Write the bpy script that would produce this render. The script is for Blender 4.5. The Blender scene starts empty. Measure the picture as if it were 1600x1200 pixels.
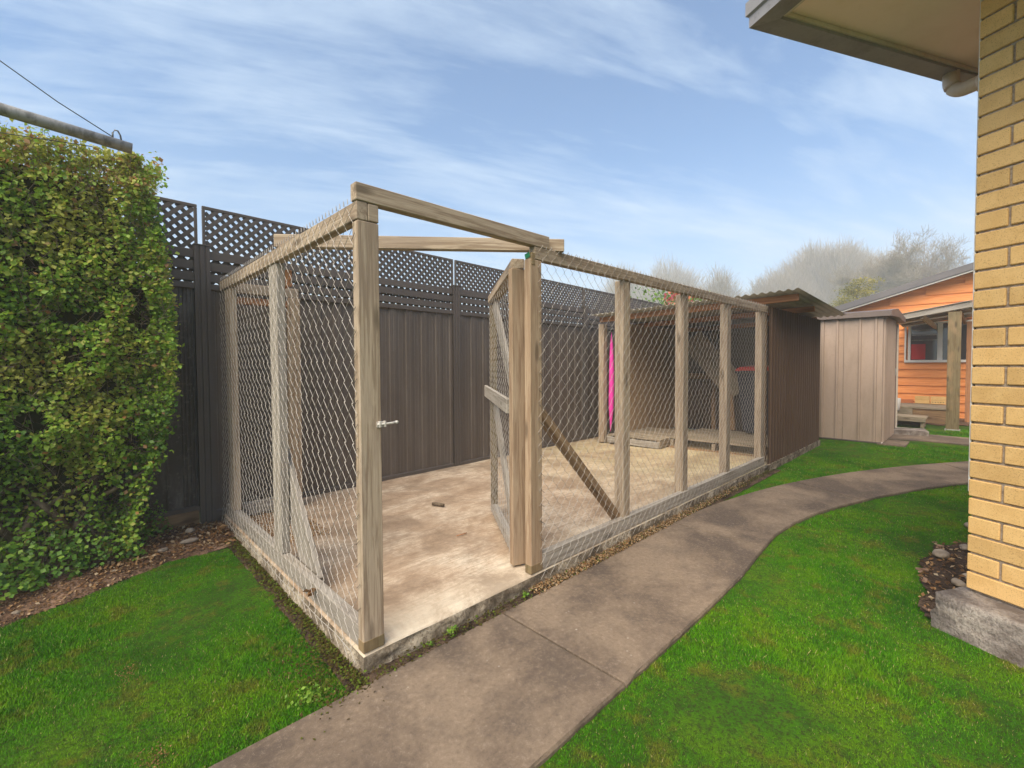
import bpy, bmesh, math, random
import numpy as np
from mathutils import Vector, Matrix

rnd = random.Random(7)
rng = np.random.default_rng(7)
R = math.radians
S = bpy.context.scene
COL = S.collection

# ------------------------------------------------------------------ camera
CAM = Vector((-0.775, -1.647, 1.22))
TH, PI_, RO = R(46.1), R(1.7), R(0.3)
fwd = Vector((math.cos(TH), math.sin(TH), 0)); rgt = Vector((math.sin(TH), -math.cos(TH), 0)); upv = Vector((0, 0, 1))
f2 = fwd * math.cos(PI_) - upv * math.sin(PI_); u2 = upv * math.cos(PI_) + fwd * math.sin(PI_)
r3 = rgt * math.cos(RO) - u2 * math.sin(RO); u3 = u2 * math.cos(RO) + rgt * math.sin(RO)
cd = bpy.data.cameras.new("camera"); cam = bpy.data.objects.new("camera", cd); COL.objects.link(cam)
cam.matrix_world = Matrix(((r3.x, u3.x, -f2.x, CAM.x), (r3.y, u3.y, -f2.y, CAM.y), (r3.z, u3.z, -f2.z, CAM.z), (0, 0, 0, 1)))
cd.sensor_width = 36; cd.lens = 705 / 1600 * 36; cd.shift_y = -0.00625
cd.clip_start = 0.05; cd.clip_end = 1000
S.camera = cam

# ------------------------------------------------------------------ sky, sun, exposure
SUN_EL, SUN_AZ = R(50), R(192)      # azimuth of the sun measured from +X towards +Y
W = bpy.data.worlds.new("World"); S.world = W; W.use_nodes = True
nt = W.node_tree; nt.nodes.clear()
def N(t, **k):
    n = nt.nodes.new(t)
    for a, b in k.items(): setattr(n, a, b)
    return n
sky = N("ShaderNodeTexSky", sky_type='NISHITA', sun_disc=False)
sky.sun_elevation = SUN_EL; sky.sun_rotation = R(90) - SUN_AZ
sky.air_density = 1.0; sky.dust_density = 0.4; sky.ozone_density = 3.0
tc = N("ShaderNodeTexCoord"); sep = N("ShaderNodeSeparateXYZ"); nt.links.new(tc.outputs['Generated'], sep.inputs[0])
zc = N("ShaderNodeMath", operation='ADD'); zc.inputs[1].default_value = 0.16; nt.links.new(sep.outputs['Z'], zc.inputs[0])
zm = N("ShaderNodeMath", operation='MAXIMUM'); zm.inputs[1].default_value = 0.05; nt.links.new(zc.outputs[0], zm.inputs[0])
dx = N("ShaderNodeMath", operation='DIVIDE'); dy = N("ShaderNodeMath", operation='DIVIDE')
nt.links.new(sep.outputs['X'], dx.inputs[0]); nt.links.new(zm.outputs[0], dx.inputs[1])
nt.links.new(sep.outputs['Y'], dy.inputs[0]); nt.links.new(zm.outputs[0], dy.inputs[1])
cmb = N("ShaderNodeCombineXYZ"); nt.links.new(dx.outputs[0], cmb.inputs[0]); nt.links.new(dy.outputs[0], cmb.inputs[1])
mp0 = N("ShaderNodeMapping"); mp0.inputs['Rotation'].default_value = (0, 0, R(25)); nt.links.new(cmb.outputs[0], mp0.inputs[0])
mp = N("ShaderNodeMapping"); mp.inputs['Scale'].default_value = (0.62, 1.9, 1); mp.inputs['Location'].default_value = (1.3, 0.4, 0)
nt.links.new(mp0.outputs[0], mp.inputs[0])
n1 = N("ShaderNodeTexNoise"); n1.inputs['Scale'].default_value = 1.3; n1.inputs['Detail'].default_value = 12; n1.inputs['Roughness'].default_value = 0.60; n1.inputs['Distortion'].default_value = 0.35
nt.links.new(mp.outputs[0], n1.inputs['Vector'])
r1 = N("ShaderNodeValToRGB"); r1.color_ramp.elements[0].position = 0.45; r1.color_ramp.elements[1].position = 0.68
r1.color_ramp.elements[0].color = (0.05, 0.05, 0.05, 1); r1.color_ramp.elements[1].color = (0.72, 0.72, 0.72, 1)
mp2 = N("ShaderNodeMapping"); mp2.inputs['Scale'].default_value = (1.3, 6.0, 1); mp2.inputs['Location'].default_value = (5, 2, 0); nt.links.new(mp0.outputs[0], mp2.inputs[0])
n2 = N("ShaderNodeTexNoise"); n2.inputs['Scale'].default_value = 1.6; n2.inputs['Detail'].default_value = 12; n2.inputs['Roughness'].default_value = 0.65; n2.inputs['Distortion'].default_value = 0.5; nt.links.new(mp2.outputs[0], n2.inputs['Vector'])
av = N("ShaderNodeMix", data_type='FLOAT'); av.inputs['Factor'].default_value = 0.30; nt.links.new(n1.outputs['Fac'], av.inputs['A']); nt.links.new(n2.outputs['Fac'], av.inputs['B'])
nt.links.new(av.outputs['Result'], r1.inputs[0])
ss = N("ShaderNodeVectorMath", operation='MULTIPLY'); ss.inputs[1].default_value = (0.60, 0.93, 1.12)
nt.links.new(sky.outputs[0], ss.inputs[0])
mx = N("ShaderNodeMix", data_type='RGBA'); nt.links.new(r1.outputs[0], mx.inputs['Factor'])
mx.inputs['B'].default_value = (4.4, 5.3, 6.3, 1)
nt.links.new(ss.outputs[0], mx.inputs['A'])
# pale misty band low over the horizon
hz = N("ShaderNodeMapRange"); hz.inputs['From Min'].default_value = 0.0; hz.inputs['From Max'].default_value = 0.42
hz.inputs['To Min'].default_value = 0.6; hz.inputs['To Max'].default_value = 0.0; hz.interpolation_type = 'SMOOTHSTEP'
nt.links.new(sep.outputs['Z'], hz.inputs['Value'])
mh = N("ShaderNodeMix", data_type='RGBA'); nt.links.new(hz.outputs[0], mh.inputs['Factor']); nt.links.new(mx.outputs['Result'], mh.inputs['A'])
mh.inputs['B'].default_value = (3.4, 3.8, 4.4, 1)
bg = N("ShaderNodeBackground"); bg.inputs['Strength'].default_value = 0.076
wo = N("ShaderNodeOutputWorld"); nt.links.new(mh.outputs['Result'], bg.inputs[0]); nt.links.new(bg.outputs[0], wo.inputs[0])
sd = bpy.data.lights.new("sun", 'SUN'); sd.energy = 3.3; sd.angle = R(62); sd.color = (1.0, 0.86, 0.67)
sun = bpy.data.objects.new("sun", sd); COL.objects.link(sun)
sdir = Vector((math.cos(SUN_EL) * math.cos(SUN_AZ), math.cos(SUN_EL) * math.sin(SUN_AZ), math.sin(SUN_EL)))
sun.rotation_euler = sdir.to_track_quat('Z', 'Y').to_euler(); sun.location = (0, 0, 12)
S.view_settings.view_transform = 'Standard'; S.view_settings.look = 'None'; S.view_settings.exposure = 1.30; S.view_settings.gamma = 1.0
S.render.engine = 'CYCLES'
S.cycles.use_denoising = True; S.cycles.denoising_input_passes = 'RGB_ALBEDO_NORMAL'; S.cycles.denoising_prefilter = 'ACCURATE'
S.cycles.max_bounces = 7; S.cycles.diffuse_bounces = 4; S.cycles.volume_bounces = 2; S.cycles.transparent_max_bounces = 12
S.cycles.sample_clamp_indirect = 6

# ------------------------------------------------------------------ materials
class MB:
    def __init__(s, name, rough=0.8, spec=0.3):
        s.m = bpy.data.materials.new(name); s.m.use_nodes = True; s.t = s.m.node_tree
        s.b = s.t.nodes['Principled BSDF']; s.b.inputs['Roughness'].default_value = rough
        s.b.inputs['Specular IOR Level'].default_value = spec
        s.tc = s.t.nodes.new('ShaderNodeTexCoord'); s.oi = s.t.nodes.new('ShaderNodeObjectInfo')
    def n(s, t, **k):
        n = s.t.nodes.new(t)
        for a, b in k.items(): setattr(n, a, b)
        return n
    def l(s, a, b): s.t.links.new(a, b)
    def coord(s, scale=(1, 1, 1), objrand=True, world=False):
        src = s.tc.outputs['Object']
        if world:
            g = s.n('ShaderNodeNewGeometry'); src = g.outputs['Position']
        if objrand and not world:
            a = s.n('ShaderNodeVectorMath', operation='MULTIPLY_ADD')
            s.l(s.oi.outputs['Random'], a.inputs[0]); a.inputs[1].default_value = (37, 51, 23); s.l(src, a.inputs[2]); src = a.outputs[0]
        mp = s.n('ShaderNodeMapping'); mp.inputs['Scale'].default_value = scale; s.l(src, mp.inputs[0]); return mp.outputs[0]
    def noise(s, vec, scale, detail=4, rough=0.55, dist=0.0):
        n = s.n('ShaderNodeTexNoise'); n.inputs['Scale'].default_value = scale; n.inputs['Detail'].default_value = detail
        n.inputs['Roughness'].default_value = rough; n.inputs['Distortion'].default_value = dist; s.l(vec, n.inputs['Vector'])
        q = s.n('ShaderNodeMapRange'); s.l(n.outputs['Fac'], q.inputs['Value'])
        for a, b in (('From Min', 0.5 - 0.5 / 1.75), ('From Max', 0.5 + 0.5 / 1.75), ('To Min', 0.0), ('To Max', 1.0)): q.inputs[a].default_value = b
        return q.outputs[0]
    def ramp(s, fac, stops):
        r = s.n('ShaderNodeValToRGB'); e = r.color_ramp.elements
        while len(e) < len(stops): e.new(0.5)
        for i, (p, c) in enumerate(stops):
            e[i].position = p; e[i].color = (c[0], c[1], c[2], 1) if not isinstance(c, (int, float)) else (c, c, c, 1)
        s.l(fac, r.inputs[0]); return r.outputs[0]
    def mix(s, fac, a, b, mode='MIX'):
        m = s.n('ShaderNodeMix', data_type='RGBA', blend_type=mode)
        for nm, v in (('Factor', fac), ('A', a), ('B', b)):
            if hasattr(v, 'node'): s.l(v, m.inputs[nm])
            elif isinstance(v, (int, float)): m.inputs[nm].default_value = v if nm == 'Factor' else (v, v, v, 1)
            else: m.inputs[nm].default_value = (*v, 1)
        return m.outputs['Result']
    def math(s, op, a, b=0.0):
        m = s.n('ShaderNodeMath', operation=op)
        for i, v in enumerate((a, b)):
            if hasattr(v, 'node'): s.l(v, m.inputs[i])
            else: m.inputs[i].default_value = v
        return m.outputs[0]
    def tint(s, col, amt):
        v = s.n('ShaderNodeMapRange'); s.l(s.oi.outputs['Random'], v.inputs['Value']); v.inputs['To Min'].default_value = 1 - amt; v.inputs['To Max'].default_value = 1 + amt
        h = s.n('ShaderNodeHueSaturation'); s.l(col, h.inputs['Color']); s.l(v.outputs[0], h.inputs['Value']); return h.outputs[0]
    def bump(s, fac, strength=0.4, dist=0.01):
        b = s.n('ShaderNodeBump'); b.inputs['Strength'].default_value = strength; b.inputs['Distance'].default_value = dist
        s.l(fac, b.inputs['Height'])
        if s.b.inputs['Normal'].links: s.l(s.b.inputs['Normal'].links[0].from_socket, b.inputs['Normal'])
        s.l(b.outputs[0], s.b.inputs['Normal'])
    def out(s, col):
        if hasattr(col, 'node'): s.l(col, s.b.inputs['Base Color'])
        else: s.b.inputs['Base Color'].default_value = (*col, 1)
        return s.m

def wood(name, light, dark, stain, rough=0.85, tint=0.12, knots=True):
    m = MB(name, rough, 0.2)
    g = m.noise(m.coord((26, 26, 1.3)), 2.2, 6, 0.65, 0.6)
    c = m.ramp(g, [(0.36, dark), (0.58, light)])
    fine = m.noise(m.coord((120, 120, 3.0)), 2.5, 3, 0.6)
    c = m.mix(m.math('MULTIPLY', fine, 0.7), c, dark)
    big = m.noise(m.coord((5, 5, 1.6)), 1.6, 4, 0.6)
    c = m.mix(m.ramp(big, [(0.5, 0.0), (0.75, 0.55)]), c, stain)
    if knots:
        v = m.n('ShaderNodeTexVoronoi', feature='F1'); v.inputs['Scale'].default_value = 1.0; m.l(m.coord((11, 11, 3.0)), v.inputs['Vector'])
        k = m.ramp(v.outputs['Distance'], [(0.10, 0.75), (0.22, 0.0)])
        c = m.mix(k, c, tuple(x * 0.45 for x in dark))
    c = m.tint(c, tint)
    m.bump(fine, 0.35, 0.002); m.bump(g, 0.25, 0.003)
    return m.out(c)

M = {}
M['timber'] = wood('weathered timber', (0.48, 0.39, 0.29), (0.26, 0.195, 0.135), (0.26, 0.20, 0.15))
M['timber_warm'] = wood('warm timber', (0.48, 0.365, 0.25), (0.28, 0.19, 0.12), (0.36, 0.25, 0.16))
M['brace'] = wood('brace timber', (0.36, 0.25, 0.15), (0.20, 0.125, 0.07), (0.18, 0.11, 0.06))
M['timber_grey'] = wood('grey timber', (0.42, 0.385, 0.335), (0.25, 0.22, 0.185), (0.34, 0.30, 0.26))
M['timber_brown'] = wood('stained timber', (0.33, 0.21, 0.11), (0.17, 0.10, 0.055), (0.16, 0.10, 0.06))
M['timber_green'] = wood('treated timber', (0.205, 0.165, 0.09), (0.13, 0.095, 0.05), (0.30, 0.20, 0.11))
M['timber_orange'] = wood('orange timber', (0.50, 0.25, 0.12), (0.34, 0.15, 0.07), (0.3, 0.15, 0.08))
M['deck'] = wood('pallet boards', (0.36, 0.30, 0.22), (0.20, 0.155, 0.11), (0.17, 0.15, 0.10))
M['ply'] = wood('lining board', (0.42, 0.295, 0.18), (0.34, 0.23, 0.14), (0.25, 0.16, 0.1), knots=False)

def metalpaint(name, base, dirt, rough=0.55, streak=0.35, spec=0.4, scale=1.0):
    m = MB(name, rough, spec)
    a = m.noise(m.coord((3 * scale, 3 * scale, 0.9 * scale)), 1.5, 6, 0.65)
    c = m.mix(m.ramp(a, [(0.42, 0.0), (0.75, streak)]), base, dirt)
    s2 = m.noise(m.coord((30, 30, 30)), 1.0, 5, 0.7)
    c = m.mix(m.ramp(s2, [(0.62, 0.0), (0.75, streak * 0.7)]), c, dirt)
    m.bump(a, 0.12, 0.01)
    return m.out(m.tint(c, 0.04))
M['fence'] = metalpaint('dark painted steel', (0.098, 0.077, 0.062), (0.16, 0.135, 0.115), 0.5, 0.35)
M['fence_dark'] = metalpaint('dark powder coat', (0.092, 0.075, 0.064), (0.14, 0.115, 0.10), 0.5, 0.3)
M['fence_old'] = metalpaint('scuffed dark steel', (0.058, 0.050, 0.046), (0.20, 0.18, 0.165), 0.55, 0.6, scale=2.2)
M['corr_brown'] = metalpaint('brown corrugated steel', (0.100, 0.062, 0.042), (0.135, 0.092, 0.065), 0.8, 0.35, 0.12)
M['corr_roof'] = metalpaint('old corrugated roofing', (0.30, 0.28, 0.23), (0.19, 0.165, 0.12), 0.5, 0.6)
M['corr_inner'] = metalpaint('dark shed wall', (0.085, 0.058, 0.042), (0.14, 0.10, 0.075), 0.6, 0.4)
M['shed_tan'] = metalpaint('tan shed steel', (0.40, 0.305, 0.245), (0.22, 0.17, 0.12), 0.5, 0.35)
M['shed_trim'] = metalpaint('brown shed trim', (0.155, 0.12, 0.105), (0.10, 0.08, 0.07), 0.5, 0.3)
M['gutter'] = metalpaint('grey gutter', (0.24, 0.23, 0.235), (0.09, 0.08, 0.075), 0.45, 0.4)
M['roofing'] = metalpaint('dark roofing', (0.11, 0.105, 0.11), (0.2, 0.18, 0.17), 0.6, 0.3)
M['soffit'] = metalpaint('soffit paint', (0.88, 0.72, 0.62), (0.76, 0.60, 0.48), 0.7, 0.3)
M['cream'] = metalpaint('cream paint', (0.60, 0.53, 0.44), (0.40, 0.27, 0.17), 0.6, 0.35)
M['white'] = metalpaint('white paint', (0.66, 0.63, 0.58), (0.55, 0.5, 0.45), 0.6, 0.25)
M['pvc'] = metalpaint('old plastic pipe', (0.60, 0.51, 0.42), (0.42, 0.27, 0.17), 0.45, 0.45)
M['galv'] = metalpaint('galvanised pipe', (0.34, 0.33, 0.31), (0.13, 0.125, 0.11), 0.45, 0.8, 0.5, scale=9)
M['steel'] = metalpaint('bright bolt steel', (0.60, 0.57, 0.52), (0.25, 0.2, 0.16), 0.35, 0.4, 0.6)
m = MB('galvanised wire', 0.45, 0.5); M['wire'] = m.out((0.36, 0.33, 0.295)); m.b.inputs['Metallic'].default_value = 0.1
m = MB('dark cable', 0.5, 0.3); M['cable'] = m.out((0.10, 0.10, 0.10))
m = MB('bin plastic', 0.45, 0.4); M['bin'] = m.out((0.028, 0.032, 0.045))
m = MB('red plastic', 0.45, 0.4); M['red'] = m.out((0.60, 0.04, 0.035))
m = MB('red cloth', 0.8, 0.2); M['redcloth'] = m.out((0.45, 0.03, 0.03))
m = MB('pink foam', 0.55, 0.3); M['pink'] = m.out(m.mix(m.ramp(m.noise(m.coord((6, 6, 3)), 2.0, 4), [(0.4, 0.0), (0.7, 0.5)]), (0.72, 0.05, 0.36), (0.50, 0.03, 0.25)))
m = MB('green tag', 0.6, 0.3); M['green'] = m.out((0.02, 0.22, 0.10))
m = MB('lettering', 0.6, 0.3); M['letter'] = m.out((0.55, 0.62, 0.5))
m = MB('window glass', 0.06, 0.9); M['glass'] = m.out((0.035, 0.036, 0.04))
m = MB('polycarbonate', 0.3, 0.5); M['clear'] = m.out((0.72, 0.72, 0.70)); m.b.inputs['Transmission Weight'].default_value = 0.35

def brickmat(name, base, alt, spot):
    m = MB(name, 0.85, 0.2)
    a = m.noise(m.coord((1, 1, 1)), 9, 6, 0.7)
    c = m.mix(m.ramp(a, [(0.35, 0.0), (0.7, 1.0)]), base, alt)
    s = m.noise(m.coord((1, 1, 1)), 260, 2, 0.5)
    c = m.mix(m.ramp(s, [(0.66, 0.0), (0.74, 0.6)]), c, spot)
    m.bump(s, 0.35, 0.002); m.bump(a, 0.15, 0.004)
    return m.out(m.tint(c, 0.10))
M['brick'] = brickmat('yellow brick', (0.67, 0.435, 0.18), (0.60, 0.375, 0.145), (0.30, 0.17, 0.06))
M['orange_brick'] = brickmat('loose orange brick', (0.45, 0.16, 0.06), (0.38, 0.12, 0.05), (0.2, 0.08, 0.04))
m = MB('mortar', 0.95, 0.1); s_ = m.noise(m.coord(), 60, 4, 0.7); m.bump(s_, 0.6, 0.006); M['mortar'] = m.out(m.ramp(s_, [(0.35, (0.25, 0.19, 0.14)), (0.65, (0.38, 0.31, 0.24))]))

def board(name, c1, c2):
    m = MB(name, 0.6, 0.3)
    a = m.noise(m.coord((6, 1.2, 30)), 2.0, 5, 0.6)
    m.bump(a, 0.2, 0.002)
    return m.out(m.tint(m.ramp(a, [(0.3, c1), (0.7, c2)]), 0.06))
M['weatherboard'] = board('orange stained weatherboard', (0.68, 0.22, 0.055), (0.84, 0.32, 0.10))

# concrete
def slabmat():
    m = MB('pale slab concrete', 0.9, 0.15)
    w = m.coord(world=True)
    rot = m.n('ShaderNodeMapping'); rot.inputs['Rotation'].default_value = (0, 0, R(-38)); rot.inputs['Scale'].default_value = (1.0, 1.55, 1); m.l(w, rot.inputs[0])
    big = m.noise(rot.outputs[0], 1.6, 9, 0.76, 0.35)
    c = m.ramp(big, [(0.22, (0.25, 0.17, 0.11)), (0.42, (0.42, 0.305, 0.21)), (0.60, (0.585, 0.465, 0.345)), (0.78, (0.70, 0.60, 0.47))])
    st = m.noise(w, 2.3, 8, 0.74, 0.4)
    c = m.mix(m.ramp(st, [(0.44, 0.0), (0.72, 0.80)]), c, (0.225, 0.16, 0.11))
    rot2 = m.n('ShaderNodeMapping'); rot2.inputs['Rotation'].default_value = (0, 0, R(-60)); rot2.inputs['Scale'].default_value = (7, 60, 7); m.l(w, rot2.inputs[0])
    br = m.noise(rot2.outputs[0], 1.0, 4, 0.7)
    c = m.mix(m.ramp(br, [(0.30, 0.5), (0.58, 0.0)]), c, (0.29, 0.215, 0.15))
    fine = m.noise(w, 42, 8, 0.95)
    c = m.mix(m.ramp(fine, [(0.20, 0.85), (0.50, 0.0)]), c, (0.25, 0.18, 0.12))
    sp = m.n('ShaderNodeSeparateXYZ'); m.l(w, sp.inputs[0])
    # rain-washed pale margin with lichen along the open front
    e = m.n('ShaderNodeMapRange'); m.l(sp.outputs['Y'], e.inputs['Value']); e.inputs['From Min'].default_value = 0.0; e.inputs['From Max'].default_value = 0.30; e.inputs['To Min'].default_value = 0.75; e.inputs['To Max'].default_value = 0
    c = m.mix(m.math('MULTIPLY', e.outputs[0], m.ramp(st, [(0.3, 1.0), (0.6, 0.3)])), c, (0.74, 0.67, 0.53))
    ll = m.n('ShaderNodeMapRange'); m.l(sp.outputs['X'], ll.inputs['Value']); ll.inputs['From Min'].default_value = 2.2; ll.inputs['From Max'].default_value = 4.2; ll.inputs['To Min'].default_value = 0.0; ll.inputs['To Max'].default_value = 0.55
    c = m.mix(m.math('MULTIPLY', ll.outputs[0], m.ramp(big, [(0.3, 0.2), (0.7, 1)])), c, (0.42, 0.36, 0.17))
    m.bump(fine, 0.5, 0.004); m.bump(br, 0.35, 0.003)
    return m.out(c)
M['slab'] = slabmat()
def rough_concrete(name, a, b, d, pits=True):
    m = MB(name, 0.95, 0.15); w = m.coord(world=True)
    g = m.noise(w, 7, 7, 0.7); f = m.noise(w, 70, 4, 0.75)
    c = m.ramp(g, [(0.32, d), (0.5, a), (0.68, b)])
    c = m.mix(m.ramp(f, [(0.36, 0.6), (0.5, 0.0)]), c, d)
    m.bump(f, 0.8, 0.010); m.bump(g, 0.5, 0.02)
    return m.out(c)
M['slab_side'] = rough_concrete('rough slab edge', (0.30, 0.25, 0.185), (0.50, 0.43, 0.33), (0.13, 0.10, 0.07))
M['footing'] = rough_concrete('weathered footing', (0.30, 0.26, 0.23), (0.42, 0.37, 0.32), (0.17, 0.14, 0.12))
def pathmat():
    m = MB('aged path concrete', 0.88, 0.2); w = m.coord(world=True)
    g = m.noise(w, 1.7, 6, 0.62, 0.3); g2 = m.noise(w, 4.5, 6, 0.68)
    c = m.ramp(g, [(0.35, (0.108, 0.082, 0.064)), (0.5, (0.160, 0.120, 0.088)), (0.66, (0.225, 0.170, 0.122))])
    c = m.mix(m.ramp(g2, [(0.50, 0.0), (0.85, 0.5)]), c, (0.078, 0.062, 0.052))
    f = m.noise(w, 48, 8, 0.95)
    c = m.mix(m.ramp(f, [(0.18, 0.9), (0.47, 0.0)]), c, (0.070, 0.054, 0.044))
    c = m.mix(m.ramp(f, [(0.56, 0.0), (0.80, 0.75)]), c, (0.40, 0.32, 0.245))
    v = m.n('ShaderNodeTexVoronoi', feature='F1'); v.inputs['Scale'].default_value = 21; m.l(w, v.inputs['Vector'])
    spk = m.noise(w, 3.1, 5, 0.7)
    k = m.math('MULTIPLY', m.ramp(v.outputs['Distance'], [(0.06, 1.0), (0.13, 0.0)]), m.ramp(spk, [(0.58, 0.0), (0.75, 0.7)]))
    c = m.mix(k, c, (0.52, 0.47, 0.40))
    m.bump(f, 0.5, 0.004); m.bump(g2, 0.25, 0.01)
    return m.out(c)
M['path'] = pathmat()

def soilmat(name, a, b, c_):
    m = MB(name, 0.97, 0.1); w = m.coord(world=True)
    g = m.noise(w, 5, 6, 0.7); f = m.noise(w, 60, 4, 0.75)
    c = m.ramp(g, [(0.3, a), (0.5, b), (0.7, c_)])
    c = m.mix(m.ramp(f, [(0.35, 0.7), (0.55, 0.0)]), c, tuple(x * 0.45 for x in a))
    m.bump(f, 0.9, 0.012); m.bump(g, 0.5, 0.03)
    return m.out(c)
M['soil'] = soilmat('bare garden soil', (0.10, 0.06, 0.04), (0.19, 0.115, 0.075), (0.33, 0.21, 0.14))
M['soil_dark'] = soilmat('dark garden soil', (0.05, 0.034, 0.025), (0.09, 0.06, 0.043), (0.17, 0.115, 0.08))
def lawncol(m, w):
    g = m.noise(w, 1.9, 5, 0.6); g2 = m.noise(w, 6.5, 5, 0.65)
    c = m.ramp(g, [(0.25, (0.030, 0.135, 0.003)), (0.5, (0.066, 0.225, 0.004)), (0.75, (0.135, 0.270, 0.005))])
    c = m.mix(m.ramp(g2, [(0.54, 0.0), (0.74, 0.75)]), c, (0.17, 0.15, 0.02))
    c = m.mix(m.ramp(m.noise(w, 17, 4, 0.6), [(0.52, 0.0), (0.75, 0.5)]), c, (0.022, 0.085, 0.01))
    return c
m = MB('lawn earth', 0.97, 0.1); w = m.coord(world=True); f = m.noise(w, 80, 4, 0.8); m.bump(f, 0.8, 0.02)
M['lawn_base'] = m.out(m.mix(m.ramp(f, [(0.3, 1.0), (0.6, 0.25)]), lawncol(m, w), (0.045, 0.065, 0.015)))
m = MB('grass blades', 0.75, 0.08); w = m.coord(world=True); at = m.n('ShaderNodeAttribute', attribute_name='tone')
c = lawncol(m, w)
c = m.mix(m.ramp(at.outputs['Fac'], [(0.0, 0.5), (0.45, 0.0)]), c, (0.035, 0.14, 0.012))
c = m.mix(m.ramp(at.outputs['Fac'], [(0.6, 0.0), (0.92, 0.65)]), c, (0.21, 0.40, 0.03))
c = m.mix(m.ramp(at.outputs['Fac'], [(0.955, 0.0), (0.975, 0.9)]), c, (0.40, 0.33, 0.15))
m.b.inputs['Subsurface Weight'].default_value = 0.0
m.b.inputs['Specular IOR Level'].default_value = 0.03
M['grass'] = m.out(c)
def leafmat(name, stops, rough=0.45, spec=0.35):
    m = MB(name, rough, spec); at = m.n('ShaderNodeAttribute', attribute_name='tone')
    c = m.ramp(at.outputs['Fac'], stops)
    # thin leaves let some light through
    tr = m.n('ShaderNodeBsdfTranslucent'); m.l(c, tr.inputs[0]); ms = m.n('ShaderNodeMixShader'); ms.inputs[0].default_value = 0.36
    m.l(m.b.outputs[0], ms.inputs[1]); m.l(tr.outputs[0], ms.inputs[2]); o = m.t.nodes['Material Output']; m.l(ms.outputs[0], o.inputs[0])
    return m.out(c)
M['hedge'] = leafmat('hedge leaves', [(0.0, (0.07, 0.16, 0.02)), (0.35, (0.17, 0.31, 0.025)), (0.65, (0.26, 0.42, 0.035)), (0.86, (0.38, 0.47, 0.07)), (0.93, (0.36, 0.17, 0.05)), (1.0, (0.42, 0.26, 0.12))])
M['plant'] = leafmat('ground plant leaves', [(0.0, (0.045, 0.12, 0.015)), (0.5, (0.12, 0.26, 0.025)), (1.0, (0.28, 0.44, 0.05))])
M['golden'] = leafmat('golden foliage', [(0.0, (0.10, 0.10, 0.02)), (0.5, (0.30, 0.26, 0.035)), (1.0, (0.55, 0.42, 0.05))])
M['litter'] = leafmat('leaf litter', [(0.0, (0.10, 0.055, 0.03)), (0.5, (0.30, 0.16, 0.07)), (0.8, (0.44, 0.29, 0.15)), (1.0, (0.55, 0.44, 0.30))], 0.8, 0.1)
M['moss'] = leafmat('moss', [(0.0, (0.07, 0.045, 0.02)), (0.5, (0.10, 0.085, 0.02)), (1.0, (0.12, 0.20, 0.02))], 0.9, 0.1)
M['misttwig'] = leafmat('mist-pale twigs', [(0.0, (0.34, 0.28, 0.215)), (1.0, (0.52, 0.44, 0.345))], 0.9, 0.1)  # distance mist is put into this pale twig colour
M['twig'] = leafmat('bare twigs', [(0.0, (0.15, 0.12, 0.085)), (1.0, (0.29, 0.235, 0.17))], 0.9, 0.1)
M['flower'] = leafmat('blossom', [(0.0, (0.75, 0.12, 0.22)), (0.5, (0.85, 0.25, 0.10)), (1.0, (0.9, 0.5, 0.3))])
m = MB('bark', 0.95, 0.1); g = m.noise(m.coord((9, 9, 2)), 3, 5, 0.7); m.bump(g, 0.7, 0.01); M['bark'] = m.out(m.ramp(g, [(0.3, (0.09, 0.065, 0.045)), (0.7, (0.23, 0.175, 0.12))]))
m = MB('far bark', 0.95, 0.1); M['farbark'] = m.out((0.15, 0.115, 0.085))
m = MB('shaded depth', 1.0, 0.0); M['depth_shade'] = m.out((0.05, 0.052, 0.02))  # shade deep inside things, given as a flat dark colour
m = MB('river stone', 0.85, 0.2); g = m.noise(m.coord(), 14, 5, 0.6); m.bump(g, 0.3, 0.01); M['stone'] = m.out(m.tint(m.ramp(g, [(0.3, (0.20, 0.16, 0.12)), (0.7, (0.34, 0.28, 0.22))]), 0.15))
m = MB('wood chip', 0.9, 0.1); M['chip'] = m.out(m.tint(m.ramp(m.noise(m.coord((4, 4, 4)), 9, 4), [(0.3, (0.14, 0.085, 0.06)), (0.7, (0.29, 0.19, 0.13))]), 0.3))
m = MB('concrete block', 0.95, 0.1); M['block'] = m.out(m.ramp(m.noise(m.coord(), 20, 4, 0.7), [(0.3, (0.17, 0.16, 0.15)), (0.7, (0.30, 0.28, 0.26))]))

# ------------------------------------------------------------------ helpers
def props(o, label=None, cat=None, group=None, kind=None):
    if label: o['label'] = label
    if cat: o['category'] = cat
    if group: o['group'] = group
    if kind: o['kind'] = kind
    return o
WM = {}
def place(o, Wm, parent):
    COL.objects.link(o)
    if parent is not None:
        o.parent = parent; o.matrix_parent_inverse = WM[parent.name].inverted()
    o.matrix_basis = Wm; WM[o.name] = Wm.copy()
    return o
def empty(name, loc, label, cat, group=None, kind=None, parent=None):
    o = bpy.data.objects.new(name, None); place(o, Matrix.Translation(loc), parent); o.empty_display_size = 0.1
    return props(o, label, cat, group, kind)
def mesh_obj(name, verts, faces, mat, parent=None, Wm=None, smooth=False):
    me = bpy.data.meshes.new(name); me.from_pydata([tuple(v) for v in verts], [], faces); me.materials.append(mat)
    if smooth: me.shade_smooth()
    me.update(); o = bpy.data.objects.new(name, me)
    return place(o, Wm or Matrix(), parent)
def bm_obj(name, bm, mat, parent=None, Wm=None, smooth=False):
    me = bpy.data.meshes.new(name); bm.to_mesh(me); bm.free(); me.materials.append(mat)
    if smooth: me.shade_smooth()
    return place(bpy.data.objects.new(name, me), Wm or Matrix(), parent)
_boxc = {}
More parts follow.
